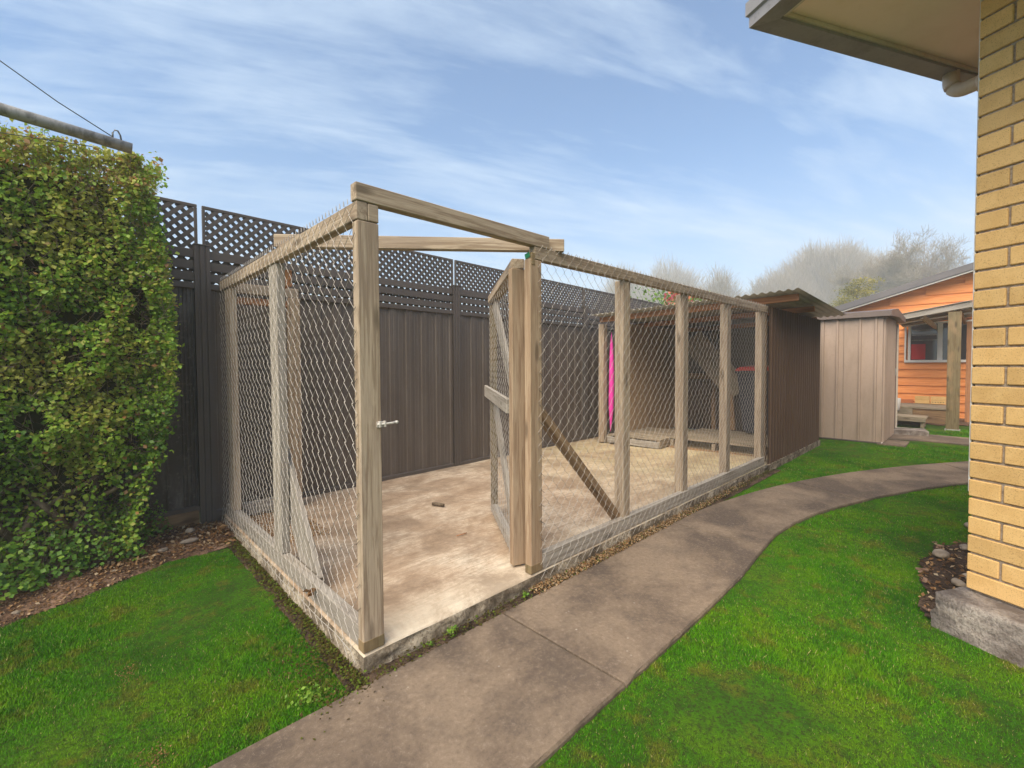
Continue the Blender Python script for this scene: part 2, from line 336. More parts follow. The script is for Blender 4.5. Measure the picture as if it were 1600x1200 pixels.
def box_mesh(w, d, h, mat, bev=0.003):
    key = (round(w, 4), round(d, 4), round(h, 4), mat.name, bev)
    if key in _boxc: return _boxc[key]
    bm = bmesh.new(); bmesh.ops.create_cube(bm, size=1.0)
    for v in bm.verts: v.co = Vector((v.co.x * w, v.co.y * d, (v.co.z + 0.5) * h))
    if bev > 0: bmesh.ops.bevel(bm, geom=bm.edges[:], offset=bev, segments=1, affect='EDGES')
    me = bpy.data.meshes.new('box'); bm.to_mesh(me); bm.free(); me.materials.append(mat); _boxc[key] = me
    return me
def timber(name, a, b, w, d, mat, parent=None, xh=(1, 0, 0), bev=0.003):
    a, b = Vector(a), Vector(b); z = (b - a); L = z.length; z.normalize()
    x = Vector(xh); x = (x - z * x.dot(z)).normalized(); y = z.cross(x)
    Wm = Matrix(((x.x, y.x, z.x, a.x), (x.y, y.y, z.y, a.y), (x.z, y.z, z.z, a.z), (0, 0, 0, 1)))
    me = box_mesh(w, d, L, mat, bev); return place(bpy.data.objects.new(name, me), Wm, parent)
def abox(name, lo, hi, mat, parent=None, bev=0.003):
    lo, hi = Vector(lo), Vector(hi); c = (lo + hi) / 2
    return place(bpy.data.objects.new(name, box_mesh(hi.x - lo.x, hi.y - lo.y, hi.z - lo.z, mat, bev)), Matrix.Translation((c.x, c.y, lo.z)), parent)
def tube(name, pts, r, mat, parent=None, seg=10, cap=True):
    pts = [Vector(p) for p in pts]; V = []; F = []
    for i, p in enumerate(pts):
        t = (pts[min(i + 1, len(pts) - 1)] - pts[max(i - 1, 0)]).normalized()
        h = Vector((0, 0, 1)) if abs(t.z) < 0.9 else Vector((1, 0, 0)); u = t.cross(h).normalized(); v = t.cross(u)
        rr = r[i] if isinstance(r, (list, tuple)) else r
        for k in range(seg):
            a = 2 * math.pi * k / seg; V.append(p + u * (rr * math.cos(a)) + v * (rr * math.sin(a)))
    for i in range(len(pts) - 1):
        for k in range(seg):
            F.append((i * seg + k, i * seg + (k + 1) % seg, (i + 1) * seg + (k + 1) % seg, (i + 1) * seg + k))
    if cap: F.append(tuple(range(seg))[::-1]); F.append(tuple((len(pts) - 1) * seg + k for k in range(seg)))
    return mesh_obj(name, V, F, mat, parent, smooth=True)
def sheet(name, prof, origin, U, Nn, V, L, mat, parent=None, thick=0.0015, smooth=False):
    """profile points (u, n) extruded L along V; U, Nn, V are unit axes"""
    U, Nn, V = Vector(U), Vector(Nn), Vector(V); o = Vector(origin); n = len(prof); vs = []; fs = []
    for s in (0, 1):
        for t in (0, L):
            for (u, q) in prof: vs.append(o + U * u + Nn * (q - s * thick) + V * t)
    for i in range(n - 1):
        fs.append((i, i + 1, n + i + 1, n + i)); fs.append((2 * n + i, 3 * n + i, 3 * n + i + 1, 2 * n + i + 1))
        fs.append((i, 2 * n + i, 2 * n + i + 1, i + 1)); fs.append((n + i, n + i + 1, 3 * n + i + 1, 3 * n + i))
    fs.append((0, n, 3 * n, 2 * n)); fs.append((n - 1, 3 * n - 1, 4 * n - 1, 2 * n - 1))
    o_ = mesh_obj(name, vs, fs, mat, parent)
    if smooth:
        o_.data.shade_smooth()
    return o_
def sine_prof(width, period, amp, k=8):
    n = int(width / period * k); return [(i * width / n, amp * math.sin(2 * math.pi * i * width / n / period)) for i in range(n + 1)]
def leaves(name, P, Nrm, size, tone, mat, parent=None, asp=0.62, quad=True, kind=None, bend=0.25):
    """many small pointed leaves as real faces"""
    n = len(P); P = np.asarray(P, float); Nn = np.asarray(Nrm, float); Nn /= np.linalg.norm(Nn, axis=1)[:, None] + 1e-9
    rv = rng.normal(size=(n, 3)); A = np.cross(Nn, rv); A /= np.linalg.norm(A, axis=1)[:, None] + 1e-9; B = np.cross(Nn, A)
    s = np.asarray(size)[:, None] * np.ones((n, 1))
    v0 = P - A * s * 0.5; v1 = P + B * s * asp * 0.5 + Nn * s * bend * 0.3; v2 = P + A * s * 0.5; v3 = P - B * s * asp * 0.5 + Nn * s * bend * 0.3
    verts = np.stack([v0, v1, v2, v3], 1).reshape(-1, 3)
    idx = np.arange(n)[:, None] * 4; tri = np.concatenate([idx + np.array([0, 1, 2]), idx + np.array([0, 2, 3])], 1).reshape(-1)
    return raw_tris(name, verts, tri, np.repeat(tone, 4), mat, parent, kind)
def raw_tris(name, verts, tri, tone, mat, parent=None, kind=None):
    me = bpy.data.meshes.new(name); nv = len(verts); ntri = len(tri) // 3
    me.vertices.add(nv); me.vertices.foreach_set('co', np.asarray(verts, np.float32).reshape(-1))
    me.loops.add(ntri * 3); me.loops.foreach_set('vertex_index', np.asarray(tri, np.int32))
    me.polygons.add(ntri); me.polygons.foreach_set('loop_start', np.arange(0, ntri * 3, 3, dtype=np.int32)); me.polygons.foreach_set('loop_total', np.full(ntri, 3, np.int32))
    a = me.attributes.new('tone', 'FLOAT', 'POINT'); a.data.foreach_set('value', np.asarray(tone, np.float32))
    me.materials.append(mat); me.update(calc_edges=True)
    o = bpy.data.objects.new(name, me); place(o, Matrix(), parent)
    if kind: o['kind'] = kind
    return o
def strips(name, A, B, wa, wb, tone, mat, parent=None, kind=None):
    """thin three-sided tapering twigs from A to B"""
    A = np.asarray(A, float); B = np.asarray(B, float); n = len(A); d = B - A; d /= np.linalg.norm(d, axis=1)[:, None] + 1e-9
    rv = rng.normal(size=(n, 3)); u = np.cross(d, rv); u /= np.linalg.norm(u, axis=1)[:, None] + 1e-9; v = np.cross(d, u)
    ring = []
    for P, wd in ((A, wa), (B, wb)):
        wd = np.broadcast_to(np.asarray(wd, float), (n,))[:, None]
        for k in range(3):
            an = 2 * math.pi * k / 3; ring.append(P + (u * math.cos(an) + v * math.sin(an)) * wd * 0.5)
    verts = np.stack(ring, 1).reshape(-1, 3); idx = np.arange(n)[:, None] * 6
    t = []
    for k in range(3):
        j = (k + 1) % 3; t += [k, j, 3 + j, k, 3 + j, 3 + k]
    tri = (idx + np.array(t)).reshape(-1)
    return raw_tris(name, verts, tri, np.repeat(tone, 6), mat, parent, kind)
def net(name, fn, Nn, Wd, H, parent, z0=0.0, cw=0.036, ch=0.080, r=0.00108):
    """woven diamond mesh: every wire a zigzag hooked into its neighbours"""
    nc = int(Wd / cw); hj = ch / 2; nj = int(H / hj); Nn = Vector(Nn); V = []; F = []
    for k in range(nc):
        pts = []
        jr = 0.0025
        for j in range(nj + 1):
            side = (j + k) % 2
            u = (k + side) * cw + (0.0018 if side else -0.0018) + rnd.uniform(-jr, jr) * 0.5
            z = z0 + j * hj + rnd.uniform(-jr, jr)
            off = 0.002 if (j % 2) else -0.002
            pts.append(fn(u, z - 0.0022) + Nn * off); pts.append(fn(u, z + 0.0022) - Nn * off)
        # twisted knuckle at the top and bottom
        base = len(V); m_ = len(pts)
        t2 = (fn(cw, 1.0) - fn(0, 1.0)).normalized()
        for p in pts:
            for (a, b) in ((r, 0), (0, r), (-r, 0), (0, -r)): V.append(p + t2 * a + Nn * b)
        for i in range(m_ - 1):
            for q in range(4): F.append((base + i * 4 + q, base + i * 4 + (q + 1) % 4, base + (i + 1) * 4 + (q + 1) % 4, base + (i + 1) * 4 + q))
    o = mesh_obj(name, V, F, M['wire'], parent); o['kind'] = 'stuff'; return o

# ------------------------------------------------------------------ ground
def path_left(x):
    if x < 2.7: return -0.07
    t = x - 2.7; return -0.07 - 0.062 * t - 0.069 * t * t
PRX = [-9, 1.3, 1.9, 2.3, 2.7, 3.05, 3.4, 3.8, 4.4, 5.0, 5.6, 6.4, 7.4, 9.5]; PRY = [-.745, -.745, -.735, -.70, -.675, -.70, -.755, -.86, -1.06, -1.30, -1.60, -2.05, -2.70, -4.3]
def path_right(x):
    return float(np.interp(x, PRX, PRY))
def soil_edge(x):     # lawn ends here (left bed by the hedge)
    return np.interp(x, [-4, -1.07, -0.85, -0.6, -0.4, -0.1, 0.05], [1.2, 1.50, 1.58, 1.71, 1.82, 1.80, 1.75])
ex = Vector((0.896, -0.443, 0)).normalized(); ey = Vector((0.443, 0.896, 0)).normalized(); HC = Vector((2.176, -1.617, 0))

def grid_obj(name, xs, ys, zf, mat, parent=None, mask=None):
    V = []; F = []; nx, ny = len(xs), len(ys)
    for j, y in enumerate(ys):
        for i, x in enumerate(xs): V.append((x, y, zf(x, y)))
    for j in range(ny - 1):
        for i in range(nx - 1):
            if mask and not mask((xs[i] + xs[i + 1]) / 2, (ys[j] + ys[j + 1]) / 2): continue
            F.append((j * nx + i, j * nx + i + 1, (j + 1) * nx + i + 1, (j + 1) * nx + i))
    return mesh_obj(name, V, F, mat, parent, smooth=True)
from mathutils import noise as mn
g = mesh_obj('ground', [(-150, -150, -0.012), (150, -150, -0.012), (150, 150, -0.012), (-150, 150, -0.012)], [(0, 1, 2, 3)], M['lawn_base']); props(g, 'open green ground running out beyond the garden', kind='structure')
lawn = grid_obj('lawn', np.linspace(-4, 13, 120), np.linspace(-6, 2.2, 70), lambda x, y: 0.004 + 0.010 * mn.noise(Vector((x * 1.3, y * 1.3, 0))), M['lawn_base'])
props(lawn, 'green mown lawn on both sides of the concrete path', kind='structure')
def bedz(x, y):
    k = min(1, max(0, (y - soil_edge(x)) / 0.6)); l = min(1, max(0, (0.15 - x) / 0.7)) 
    return 0.008 + 0.012 * mn.noise(Vector((x * 7, y * 7, 3))) + k * l * 0.10 + min(0.012, k * 0.15) - 0.006 * (k <= 0)
bed = grid_obj('garden_bed', np.linspace(-4, 0.0, 300), np.linspace(1.2, 2.36, 130), bedz, M['soil'], mask=lambda x, y: y > soil_edge(x) + 0.03 * mn.noise(Vector((x * 5, 0, 9))))
props(bed, 'bare brown soil strip between the lawn and the hedge', kind='structure')
gap = grid_obj('soil_gap', np.linspace(-0.03, 4.9, 160), [-0.11, -0.07, -0.035, 0.0], lambda x, y: 0.014 + 0.012 * mn.noise(Vector((x * 9, y * 20, 1))), M['soil_dark']); props(gap, 'narrow strip of dark soil between slab and path', kind='structure')
gap2 = grid_obj('soil_margin', np.linspace(-0.08, 0.0, 6), np.linspace(-0.08, 1.9, 60), lambda x, y: 0.014 + 0.012 * mn.noise(Vector((x * 12, y * 9, 5))) - 0.05 * max(0, -x - 0.06 - 0.04 * mn.noise(Vector((y * 5, 0, 0)))) * 6, M['soil_dark']); props(gap2, 'mossy dark soil along the left side of the slab', kind='structure')
# right bed behind the house corner
def rb(x, y):
    p = Vector((x, y, 0)) - HC; a = p.dot(ex); b = p.dot(ey)
    lim = np.interp(a, [-0.3, 0.1, 0.5, 0.9, 1.3, 1.7], [0.05, 0.20, 0.46, 0.62, 0.52, 0.1]) + 0.05 * mn.noise(Vector((x * 6, y * 6, 0)))
    return a > -0.15 and b < lim and b > -0.3
rbed = grid_obj('wall_bed', np.linspace(1.8, 4.4, 230), np.linspace(-3.0, -1.0, 200), lambda x, y: 0.022 + 0.014 * mn.noise(Vector((x * 8, y * 8, 2))), M['soil_dark'], mask=rb)
props(rbed, 'patch of bare soil and stones beside the brick wall', kind='structure')

# path of cast bays
path = bpy.data.objects.new('path', None); place(path, Matrix.Translation((0, -0.4, 0)), None); props(path, 'curving dark concrete garden path', kind='structure')
cuts = [-4.5, -2.8, -1.06, 0.67, 2.42, 4.1, 5.9, 7.8, 9.5]
def pcurve(x, s):   # s 0 left .. 1 right; joints lean with the bend
    l = path_left(x + 0.35 * max(0, x - 2.7) * 0.6); r_ = path_right(x)
    xl = x + 0.35 * max(0, x - 2.7) * 0.6
    return xl * (1 - s) + x * s, l * (1 - s) + r_ * s
for a, b in zip(cuts[:-1], cuts[1:]):
    n = 30; V = []; F = []; cols = [0, 0.008, 0.03, 0.25, 0.5, 0.75, 0.97, 0.992, 1.0]
    xs = [a + 0.005, a + 0.011] + list(np.linspace(a + 0.03, b - 0.03, n)) + [b - 0.011, b - 0.005]
    for i, x in enumerate(xs):
        for s in cols:
            px, py = pcurve(x, s)
            e = min(1, min(i, len(xs) - 1 - i) / 1.0); z = 0.026
            if s in (0, 1.0): z = 0.016; py += 0.006 * mn.noise(Vector((px * 14, s * 9, 0)))
            if i in (0, len(xs) - 1): z = min(z, 0.024)
            V.append((px, py, z))
    nc = len(cols)
    for i in range(len(xs) - 1):
        for j in range(nc - 1): F.append((i * nc + j, i * nc + j + 1, (i + 1) * nc + j + 1, (i + 1) * nc + j))
    rim = [i * nc for i in range(len(xs))] + [(len(xs) - 1) * nc + j for j in range(1, nc)] + [i * nc + nc - 1 for i in range(len(xs) - 2, -1, -1)] + [j for j in range(nc - 2, 0, -1)]
    b0 = len(V)
    for k in rim: V.append((V[k][0], V[k][1], -0.01))
    for q in range(len(rim)):
        q2 = (q + 1) % len(rim); F.append((rim[q], rim[q2], b0 + q2, b0 + q))
    mesh_obj('path_slab', [(v[0], v[1], v[2]) for v in V], [f[::-1] for f in F], M['path'], path, smooth=False)
for c_ in cuts[1:-1]:
    a_, b_ = pcurve(c_, 0.01), pcurve(c_, 0.99); timber('joint_filler', (a_[0], a_[1], 0.006), (b_[0], b_[1], 0.006), 0.022, 0.012, M['soil_dark'], path, bev=0)
# cross strip of concrete by the tan shed
vb = grid_obj('veranda_bed', np.linspace(10.7, 12.75, 50), np.linspace(-2.6, 0.4, 50), lambda x, y: 0.022 + 0.02 * mn.noise(Vector((x * 6, y * 6, 2))), M['soil'], mask=lambda x, y: x > 11.0 - 0.25 * mn.noise(Vector((x * 2, y * 2, 0))) + 0.25 * (y < -1.2)); props(vb, 'bare soil along the foot of the orange house', kind='structure')
strip = mesh_obj('concrete_strip', [(8.30, -0.62, .024), (8.45, -1.0, .024), (8.6, -4.0, .024), (9.2, -4.0, .024), (9.35, -1.0, .024), (9.7, -0.35, .024), (9.1, -0.35, .024)] + [(8.30, -0.62, -.01), (8.45, -1.0, -.01), (8.6, -4.0, -.01), (9.2, -4.0, -.01), (9.35, -1.0, -.01), (9.7, -0.35, -.01), (9.1, -0.35, -.01)],
                 [(0, 1, 2, 3, 4, 5, 6)[::-1]] + [(i, i + 7, (i + 1) % 7 + 7, (i + 1) % 7)[::-1] for i in range(7)], M['path']); props(strip, 'short pale concrete strip beside the tan shed', kind='structure')

# ------------------------------------------------------------------ run slab
SL, SW, ZS = 7.05, 2.33, 0.09
slab = empty('concrete_slab', (0, 0, 0), 'pale brown-stained concrete slab under the wire run', None, kind='structure')
V = []; F = []; xs = [0, 0.004, 0.012] + list(np.linspace(0.06, SL, 150)); ys = [0, 0.004, 0.012] + list(np.linspace(0.06, SW, 60))
def slz(x, y):
    e = min(x, y); k = 0.010 if e <= 0.0001 else (0.004 if e < 0.005 else 0)
    return ZS - k + 0.0035 * mn.noise(Vector((x * 3, y * 3, 0))) - 0.05 * y / SW * (1 if x > 0.7 else x / 0.7) * min(1, x / 5)
top = grid_obj('slab_top', xs, ys, slz, M['slab'], slab)
for v in top.data.vertices:
    if v.co.y > 0.1: v.co.y *= 1 + (0.075 + 0.055 * v.co.x) / SW
def rough_face(name, a, b, n_out, z0, z1, mat, parent, amp=0.012, nx=160, nz=8, bow=0.0):
    a, b, n_out = Vector(a), Vector(b), Vector(n_out); V = []; F = []; L = (b - a).length
    for j in range(nz + 1):
        for i in range(nx + 1):
            p = a.lerp(b, i / nx); z = z0 + (z1 - z0) * j / nz
            k = amp * (mn.fractal(Vector((p.x * 9, p.y * 9, z * 22)), 0.8, 2.0, 4)) * (0 if j == nz else 1) * min(1, i / 2, (nx - i) / 2)
            ek = min(1, i / 6, (nx - i) / 6) if bow else 1
            V.append(p + n_out * (k + bow * ek * (1 - j / nz)) + Vector((0, 0, z)))
    for j in range(nz):
        for i in range(nx): F.append((j * (nx + 1) + i, j * (nx + 1) + i + 1, (j + 1) * (nx + 1) + i + 1, (j + 1) * (nx + 1) + i))
    return mesh_obj(name, V, F, mat, parent, smooth=True)
rough_face('slab_edge', (0, 0, 0), (SL, 0, 0), (0, -1, 0), -0.01, ZS - 0.010, M['slab_side'], slab, bow=0.012, nx=260)
rough_face('slab_edge', (0, SW, 0), (0, 0, 0), (-1, 0, 0), -0.01, ZS - 0.010, M['slab_side'], slab, bow=0.02)

# ------------------------------------------------------------------ fence
FA = Vector((0, 2.36, 0)); FD = Vector((1, 0.055, 0)).normalized(); FN = Vector((0.055, -1, 0)).normalized()   # FN points to the camera side
def fp(t, n=0.0, z=0.0): return FA + FD * t + FN * n + Vector((0, 0, z))
fence = empty('fence', fp(-5, 0, 0), 'dark brown steel boundary fence with slats and lattice along its top', 'fence')
posts_t = [-4.92, -2.51, -0.10, 2.32, 4.92, 7.4, 9.9, 12.4]
for i, t in enumerate(posts_t):
    # steel post: a channel with two grooves, its cap proud
    w = 0.10; pr = [(-w/2, -0.01), (-w/2, 0.028), (-0.026, 0.028), (-0.024, 0.022), (-0.014, 0.022), (-0.012, 0.028), (0.012, 0.028), (0.014, 0.022), (0.024, 0.022), (0.026, 0.028), (w/2, 0.028), (w/2, -0.01)]
    zb = 0.0 if t < 0.5 else -0.02
    sheet('post', pr, fp(t, 0.004, zb), FD, FN, (0, 0, 1), 2.10 - zb, M['fence_dark'], fence, thick=0.002)
    timber('post_cap', fp(t, 0.012, 2.101), fp(t, 0.012, 2.109), 0.104, 0.05, M['fence_dark'], fence, xh=FD, bev=0.002)
def zbase(t): return 0.175 if t < -0.3 else np.interp(t, [-0.3, 0.1, 1.4, 2.9, 4, 5.4, 13], [0.16, 0.14, 0.085, 0.05, 0.03, 0.02, 0.02])
for bi, (a, b) in enumerate(zip(posts_t[:-1], posts_t[1:])):
    a2, b2 = a + 0.046, b - 0.046; L = b2 - a2; old = bi < 2
    mat = M['fence_old'] if old else M['fence']
    # trapezoidal sheet with small stiffening ribs
    prof = []; u = 0; hi = True
    while u < L:
        if hi: seg = [(0, .012), (.030, .012), (.033, .010), (.038, .010), (.041, .012), (.070, .012), (.078, 0)]
        else: seg = [(0, 0), (.026, 0), (.028, .0015), (.034, .0015), (.036, 0), (.068, 0), (.070, .0015), (.076, .0015), (.078, 0), (.104, 0), (.112, .012)]
        for q in seg:
            if u + q[0] <= L: prof.append((u + q[0], q[1]))
        u += seg[-1][0] + 0.0005; hi = not hi
    if old:
        prof = []; u = 0
        while u < L:
            for q in ((0, 0), (.010, 0), (.013, .006), (.020, .006), (.023, 0)):
                if u + q[0] < L: prof.append((u + q[0], q[1]))
            u += 0.0235 if (int(u / 0.2) % 2) else 0.10
    zb = float(zbase((a + b) / 2))
    zb = 0.165 if old else 0.0
    V_ = Vector((0, 0, 1))
    sheet('fence_sheet', prof, fp(a2, -0.004, zb + 0.002), FD, FN, V_, 1.79 - zb, mat, fence, thick=0.0015)
    za, zb2 = float(zbase(a)), float(zbase(b))
    if old: za = zb2 = 0.165
    timber('top_rail', fp(a2, 0.006, 1.805), fp(b2, 0.006, 1.805), 0.045, 0.036, M['fence_dark'], fence, xh=(0, 0, 1), bev=0.004)
    timber('bottom_rail', fp(a2, 0.007, zb if old else 0.105 - 0.011 * a), fp(b2, 0.007, zb if old else 0.105 - 0.011 * b), 0.05, 0.034, M['fence_dark'], fence, xh=(0, 0, 1), bev=0.004)
    for k in range(3):
        z = 1.872 + k * 0.083
        timber('slat', fp(a2, 0.010, z), fp(b2, 0.010, z), 0.062, 0.014, M['fence_dark'], fence, xh=(0, 0, 1), bev=0.002)
    # lattice panel behind the slats: frame, then crossed laths each its own piece
    z0, z1 = 1.832, 2.385; a3, b3 = a + 0.016, b - 0.016
    lat = timber('lattice_panel', fp(a3, -0.018, 2.392), fp(b3, -0.018, 2.392), 0.022, 0.022, M['fence_dark'], fence, xh=(0, 0, 1), bev=0.002)
    timber('lattice_frame', fp(a3 + 0.009, -0.018, 1.83), fp(a3 + 0.009, -0.018, 2.38), 0.018, 0.024, M['fence_dark'], lat, xh=FD, bev=0.0015)
    timber('lattice_frame', fp(b3 - 0.009, -0.018, 1.83), fp(b3 - 0.009, -0.018, 2.38), 0.018, 0.024, M['fence_dark'], lat, xh=FD, bev=0.0015)
    pitch = 0.071; lw = 0.0275; Hh = z1 - z0; A3 = a3 + 0.02; L3 = b3 - a3 - 0.04
    allV = []; allF = []
    for sgn in (1, -1):
        nn = int((L3 + Hh) / pitch)
        for k in range(nn + 1):
            s0 = k * pitch - Hh + (0.01 if sgn > 0 else 0.03)   # u at z0
            ua, ub = s0, s0 + Hh
            za_, zb_ = 0.0, Hh
            if ua < 0: za_ = -ua; ua = 0
            if ub > L3: zb_ = Hh - (ub - L3); ub = L3
            if ub - ua < 0.03: continue
            if sgn < 0: ua, ub = L3 - ua, L3 - ub
            p, q = fp(A3 + ua, -0.018 + 0.0045 * sgn, z0 + za_), fp(A3 + ub, -0.018 + 0.0045 * sgn, z0 + zb_)
            if bi in (1, 2, 3) and True:
                timber('lath', p, q, 0.0085, lw, M['fence_dark'], lat, xh=FN, bev=0)
            else:
                d = (q - p).normalized(); x_ = FN; y_ = d.cross(x_); base = len(allV)
                for r_ in (p, q):
                    for (sx, sy) in ((-1, -1), (1, -1), (1, 1), (-1, 1)): allV.append(r_ + x_ * sx * 0.0042 + y_ * sy * lw / 2)
                for f in ((0, 1, 2, 3), (7, 6, 5, 4), (0, 4, 5, 1), (1, 5, 6, 2), (2, 6, 7, 3), (3, 7, 4, 0)): allF.append(tuple(base + i for i in f))
    if allV:
        o = mesh_obj('laths', allV, allF, M['fence_dark'], lat); o['kind'] = 'stuff'
# soil board under the fence by the hedge
timber('base_board', fp(-2.45, 0.03, 0.11), fp(-0.16, 0.03, 0.11), 0.10, 0.02, M['timber_brown'], fence, xh=(0, 0, 1))

# ------------------------------------------------------------------ wire run
run = empty('wire_run', (0, 0, ZS), 'timber framed chain link animal run standing on the stained concrete slab', 'animal run')
ZT = 1.845
def vpost(x, y, w=0.09, d=0.045, z0=ZS + 0.001, z1=1.80, mat='timber', dx=0, dy=0):
    return timber('post', (x, y, z0), (x + dx, y + dy, z1), w, d, M[mat], run)
timber('base_block', (0.0455, 0.0235, ZS + 0.002), (0.0455, 0.0235, ZS + 0.050), 0.0905, 0.0475, M['timber_green'], run)
timber('base_block', (0.992, 0.024, ZS + 0.002), (0.992, 0.024, ZS + 0.050), 0.0925, 0.0475, M['timber_green'], run)
# left wall (x = 0): plate, posts, top rail
timber('bottom_plate', (0.030, 0.050, ZS + 0.047), (0.030, 2.27, ZS + 0.047), 0.088, 0.045, M['timber_grey'], run, xh=(0, 0, 1))
vpost(0.0455, 0.0235, 0.088, 0.045, z1=1.772, mat='timber')
timber('post', (0.030, 1.06, ZS + 0.093), (0.030, 1.06, 1.772), 0.045, 0.13, M['timber_grey'], run)
timber('post', (0.030, 2.10, ZS + 0.093), (0.030, 2.10, 1.772), 0.045, 0.14, M['timber'], run)
timber('side_rail', (0.022, 0.002, 1.809), (0.022, 2.28, 1.809), 0.070, 0.045, M['timber'], run, xh=(0, 0, 1))
# post end block over the near post, then the beam over the doorway
timber('rail_block', (0.046, 0.024, 1.809), (0.090, 0.024, 1.809), 0.068, 0.046, M['timber'], run, xh=(0, 0, 1))
timber('door_beam', (-0.004, 0.022, 1.880), (1.10, 0.022, 1.880), 0.068, 0.046, M['timber'], run, xh=(0, 0, 1))
timber('cross_beam', (0.0, 0.97, 1.880), (1.205, -0.012, 1.880), 0.068, 0.045, M['timber'], run, xh=(0, 0, 1))
# front wall
timber('bottom_plate', (1.04, 0.024, ZS + 0.045), (4.70, 0.024, ZS + 0.045), 0.088, 0.045, M['timber_grey'], run, xh=(0, 0, 1))
timber('front_rail', (0.985, 0.024, 1.811), (4.78, 0.024, 1.811), 0.068, 0.045, M['timber'], run, xh=(0, 0, 1))
timber('post', (0.992, 0.024, ZS + 0.001), (0.992, 0.024, 1.774), 0.090, 0.045, M['timber_warm'], run)
for x, w in ((1.905, 0.085), (2.785, 0.09), (3.69, 0.09), (4.665, 0.10)):
    timber('post', (x, 0.050, ZS + 0.02), (x, 0.050, 1.776), w, 0.07, M['timber'], run)
timber('front_brace', (1.02, 0.075, 1.02), (1.88, 0.075, 0.155), 0.07, 0.045, M['brace'], run, xh=(0, 1, 0))
timber('side_brace', (0.068, 1.20, 0.745), (0.078, 0.70, 0.095), 0.028, 0.20, M['timber_grey'], run, xh=(1, 0, 0))
# rear frame by the fence
timber('rear_rail', (0.06, 2.13, 1.785), (0.50, 2.13, 1.785), 0.07, 0.045, M['timber'], run, xh=(0, 0, 1))
timber('rear_rail', (0.06, 2.155, 1.700), (0.43, 2.155, 1.700), 0.05, 0.045, M['timber_orange'], run, xh=(0, 0, 1))
timber('rear_post', (0.455, 2.13, ZS + 0.002), (0.465, 2.13, 1.748), 0.09, 0.045, M['timber_warm'], run)
timber('rear_plate', (0.08, 2.13, 0.155), (0.41, 2.13, 0.155), 0.09, 0.045, M['timber_grey'], run, xh=(0, 0, 1))
# corner blocks
timber('corner_block', (0.060, 1.00, 1.70), (0.060, 1.13, 1.70), 0.09, 0.06, M['timber_orange'], run, xh=(0, 0, 1))
tag = timber('corner_block', (0.957, 0.0235, 1.776), (0.985, 0.0235, 1.776), 0.066, 0.050, M['timber_green'], run, xh=(0, 0, 1))
# green paper tag stapled to the end grain, with printed letters
tg = timber('paper_tag', (0.9545, 0.012, 1.800), (0.9545, 0.045, 1.790), 0.0016, 0.026, M['green'], tag, xh=(1, 0, 0), bev=0)
# slide bolt on the near post
bolt = timber('slide_bolt', (0.068, -0.0015, 0.985), (0.108, -0.0015, 0.985), 0.022, 0.006, M['steel'], run, xh=(0, 0, 1), bev=0.001)
tube('bolt_rod', [(0.066, -0.010, 0.986), (0.125, -0.012, 0.987), (0.150, -0.012, 0.989)], 0.0042, M['steel'], bolt)
tube('bolt_knob', [(0.149, -0.018, 0.989), (0.149, -0.006, 0.989)], 0.006, M['steel'], bolt)
abox('bolt_keeper', (0.073, -0.016, 0.974), (0.081, -0.003, 0.998), M['steel'], bolt, bev=0.001)
abox('bolt_keeper', (0.095, -0.016, 0.974), (0.102, -0.003, 0.998), M['steel'], bolt, bev=0.001)
# nets
def left_fn(u, z):
    bulge = 0.008 + 0.020 * max(0, (0.35 - z)) / 0.35 * 0.6 + 0.006 * math.sin(u * 3 + z * 2) * (1 if z < 1.5 else 0)
    if z > 1.80: bulge = 0.012 - (z - 1.80) * 0.2
    if z < 0.12: bulge += 0.010
    return Vector((-bulge - 0.004, u + 0.012 * math.sin(z * 5), z))
net('chain_link', left_fn, (-1, 0, 0), 2.26, 1.77, run, z0=0.075)
def front_fn(u, z):
    off = 0.006 + 0.010 * max(0, 0.30 - z) / 0.3 + 0.003 * math.sin(u * 4)
    return Vector((1.005 + u + 0.006 * math.sin(z * 6), -off, z))
net('chain_link', front_fn, (0, -1, 0), 3.72, 1.80, run, z0=0.055)
def rear_fn(u, z): return Vector((0.07 + u, 2.10, z))
net('chain_link', rear_fn, (0, -1, 0), 0.44, 1.58, run, z0=0.19)
# hooks of wire end over the rail
for (x0, fnc, W_) in ((0, left_fn, 2.24), (1, front_fn, 3.68)):
    V = []; F = []; A_ = []; B_ = []
    for k in range(int(W_ / 0.036)):
        if x0 == 0:
            y = k * 0.036 + 0.03; a = Vector((-0.006, y, 1.842)); b = Vector((-0.002, y + 0.010, 1.866)); c = Vector((0.004, y + 0.018, 1.850))
        else:
            x = 1.03 + k * 0.036; a = Vector((x, -0.004, 1.838)); b = Vector((x + 0.008, -0.003, 1.852)); c = Vector((x + 0.014, 0.002, 1.842))
        A_ += [a, b]; B_ += [b, c]
    o = strips('wire_hooks', np.array([list(v) for v in A_]), np.array([list(v) for v in B_]), 0.0028, 0.0028, np.full(len(A_), 0.5), M['wire'], run, 'stuff')
# selvedge wires
tube('tension_wire', [(-0.040 + 0.003 * math.sin(i), 0.03 + i * 0.15, 0.112 + 0.006 * math.sin(i * 2)) for i in range(15)], 0.0016, M['wire'], run, seg=5)
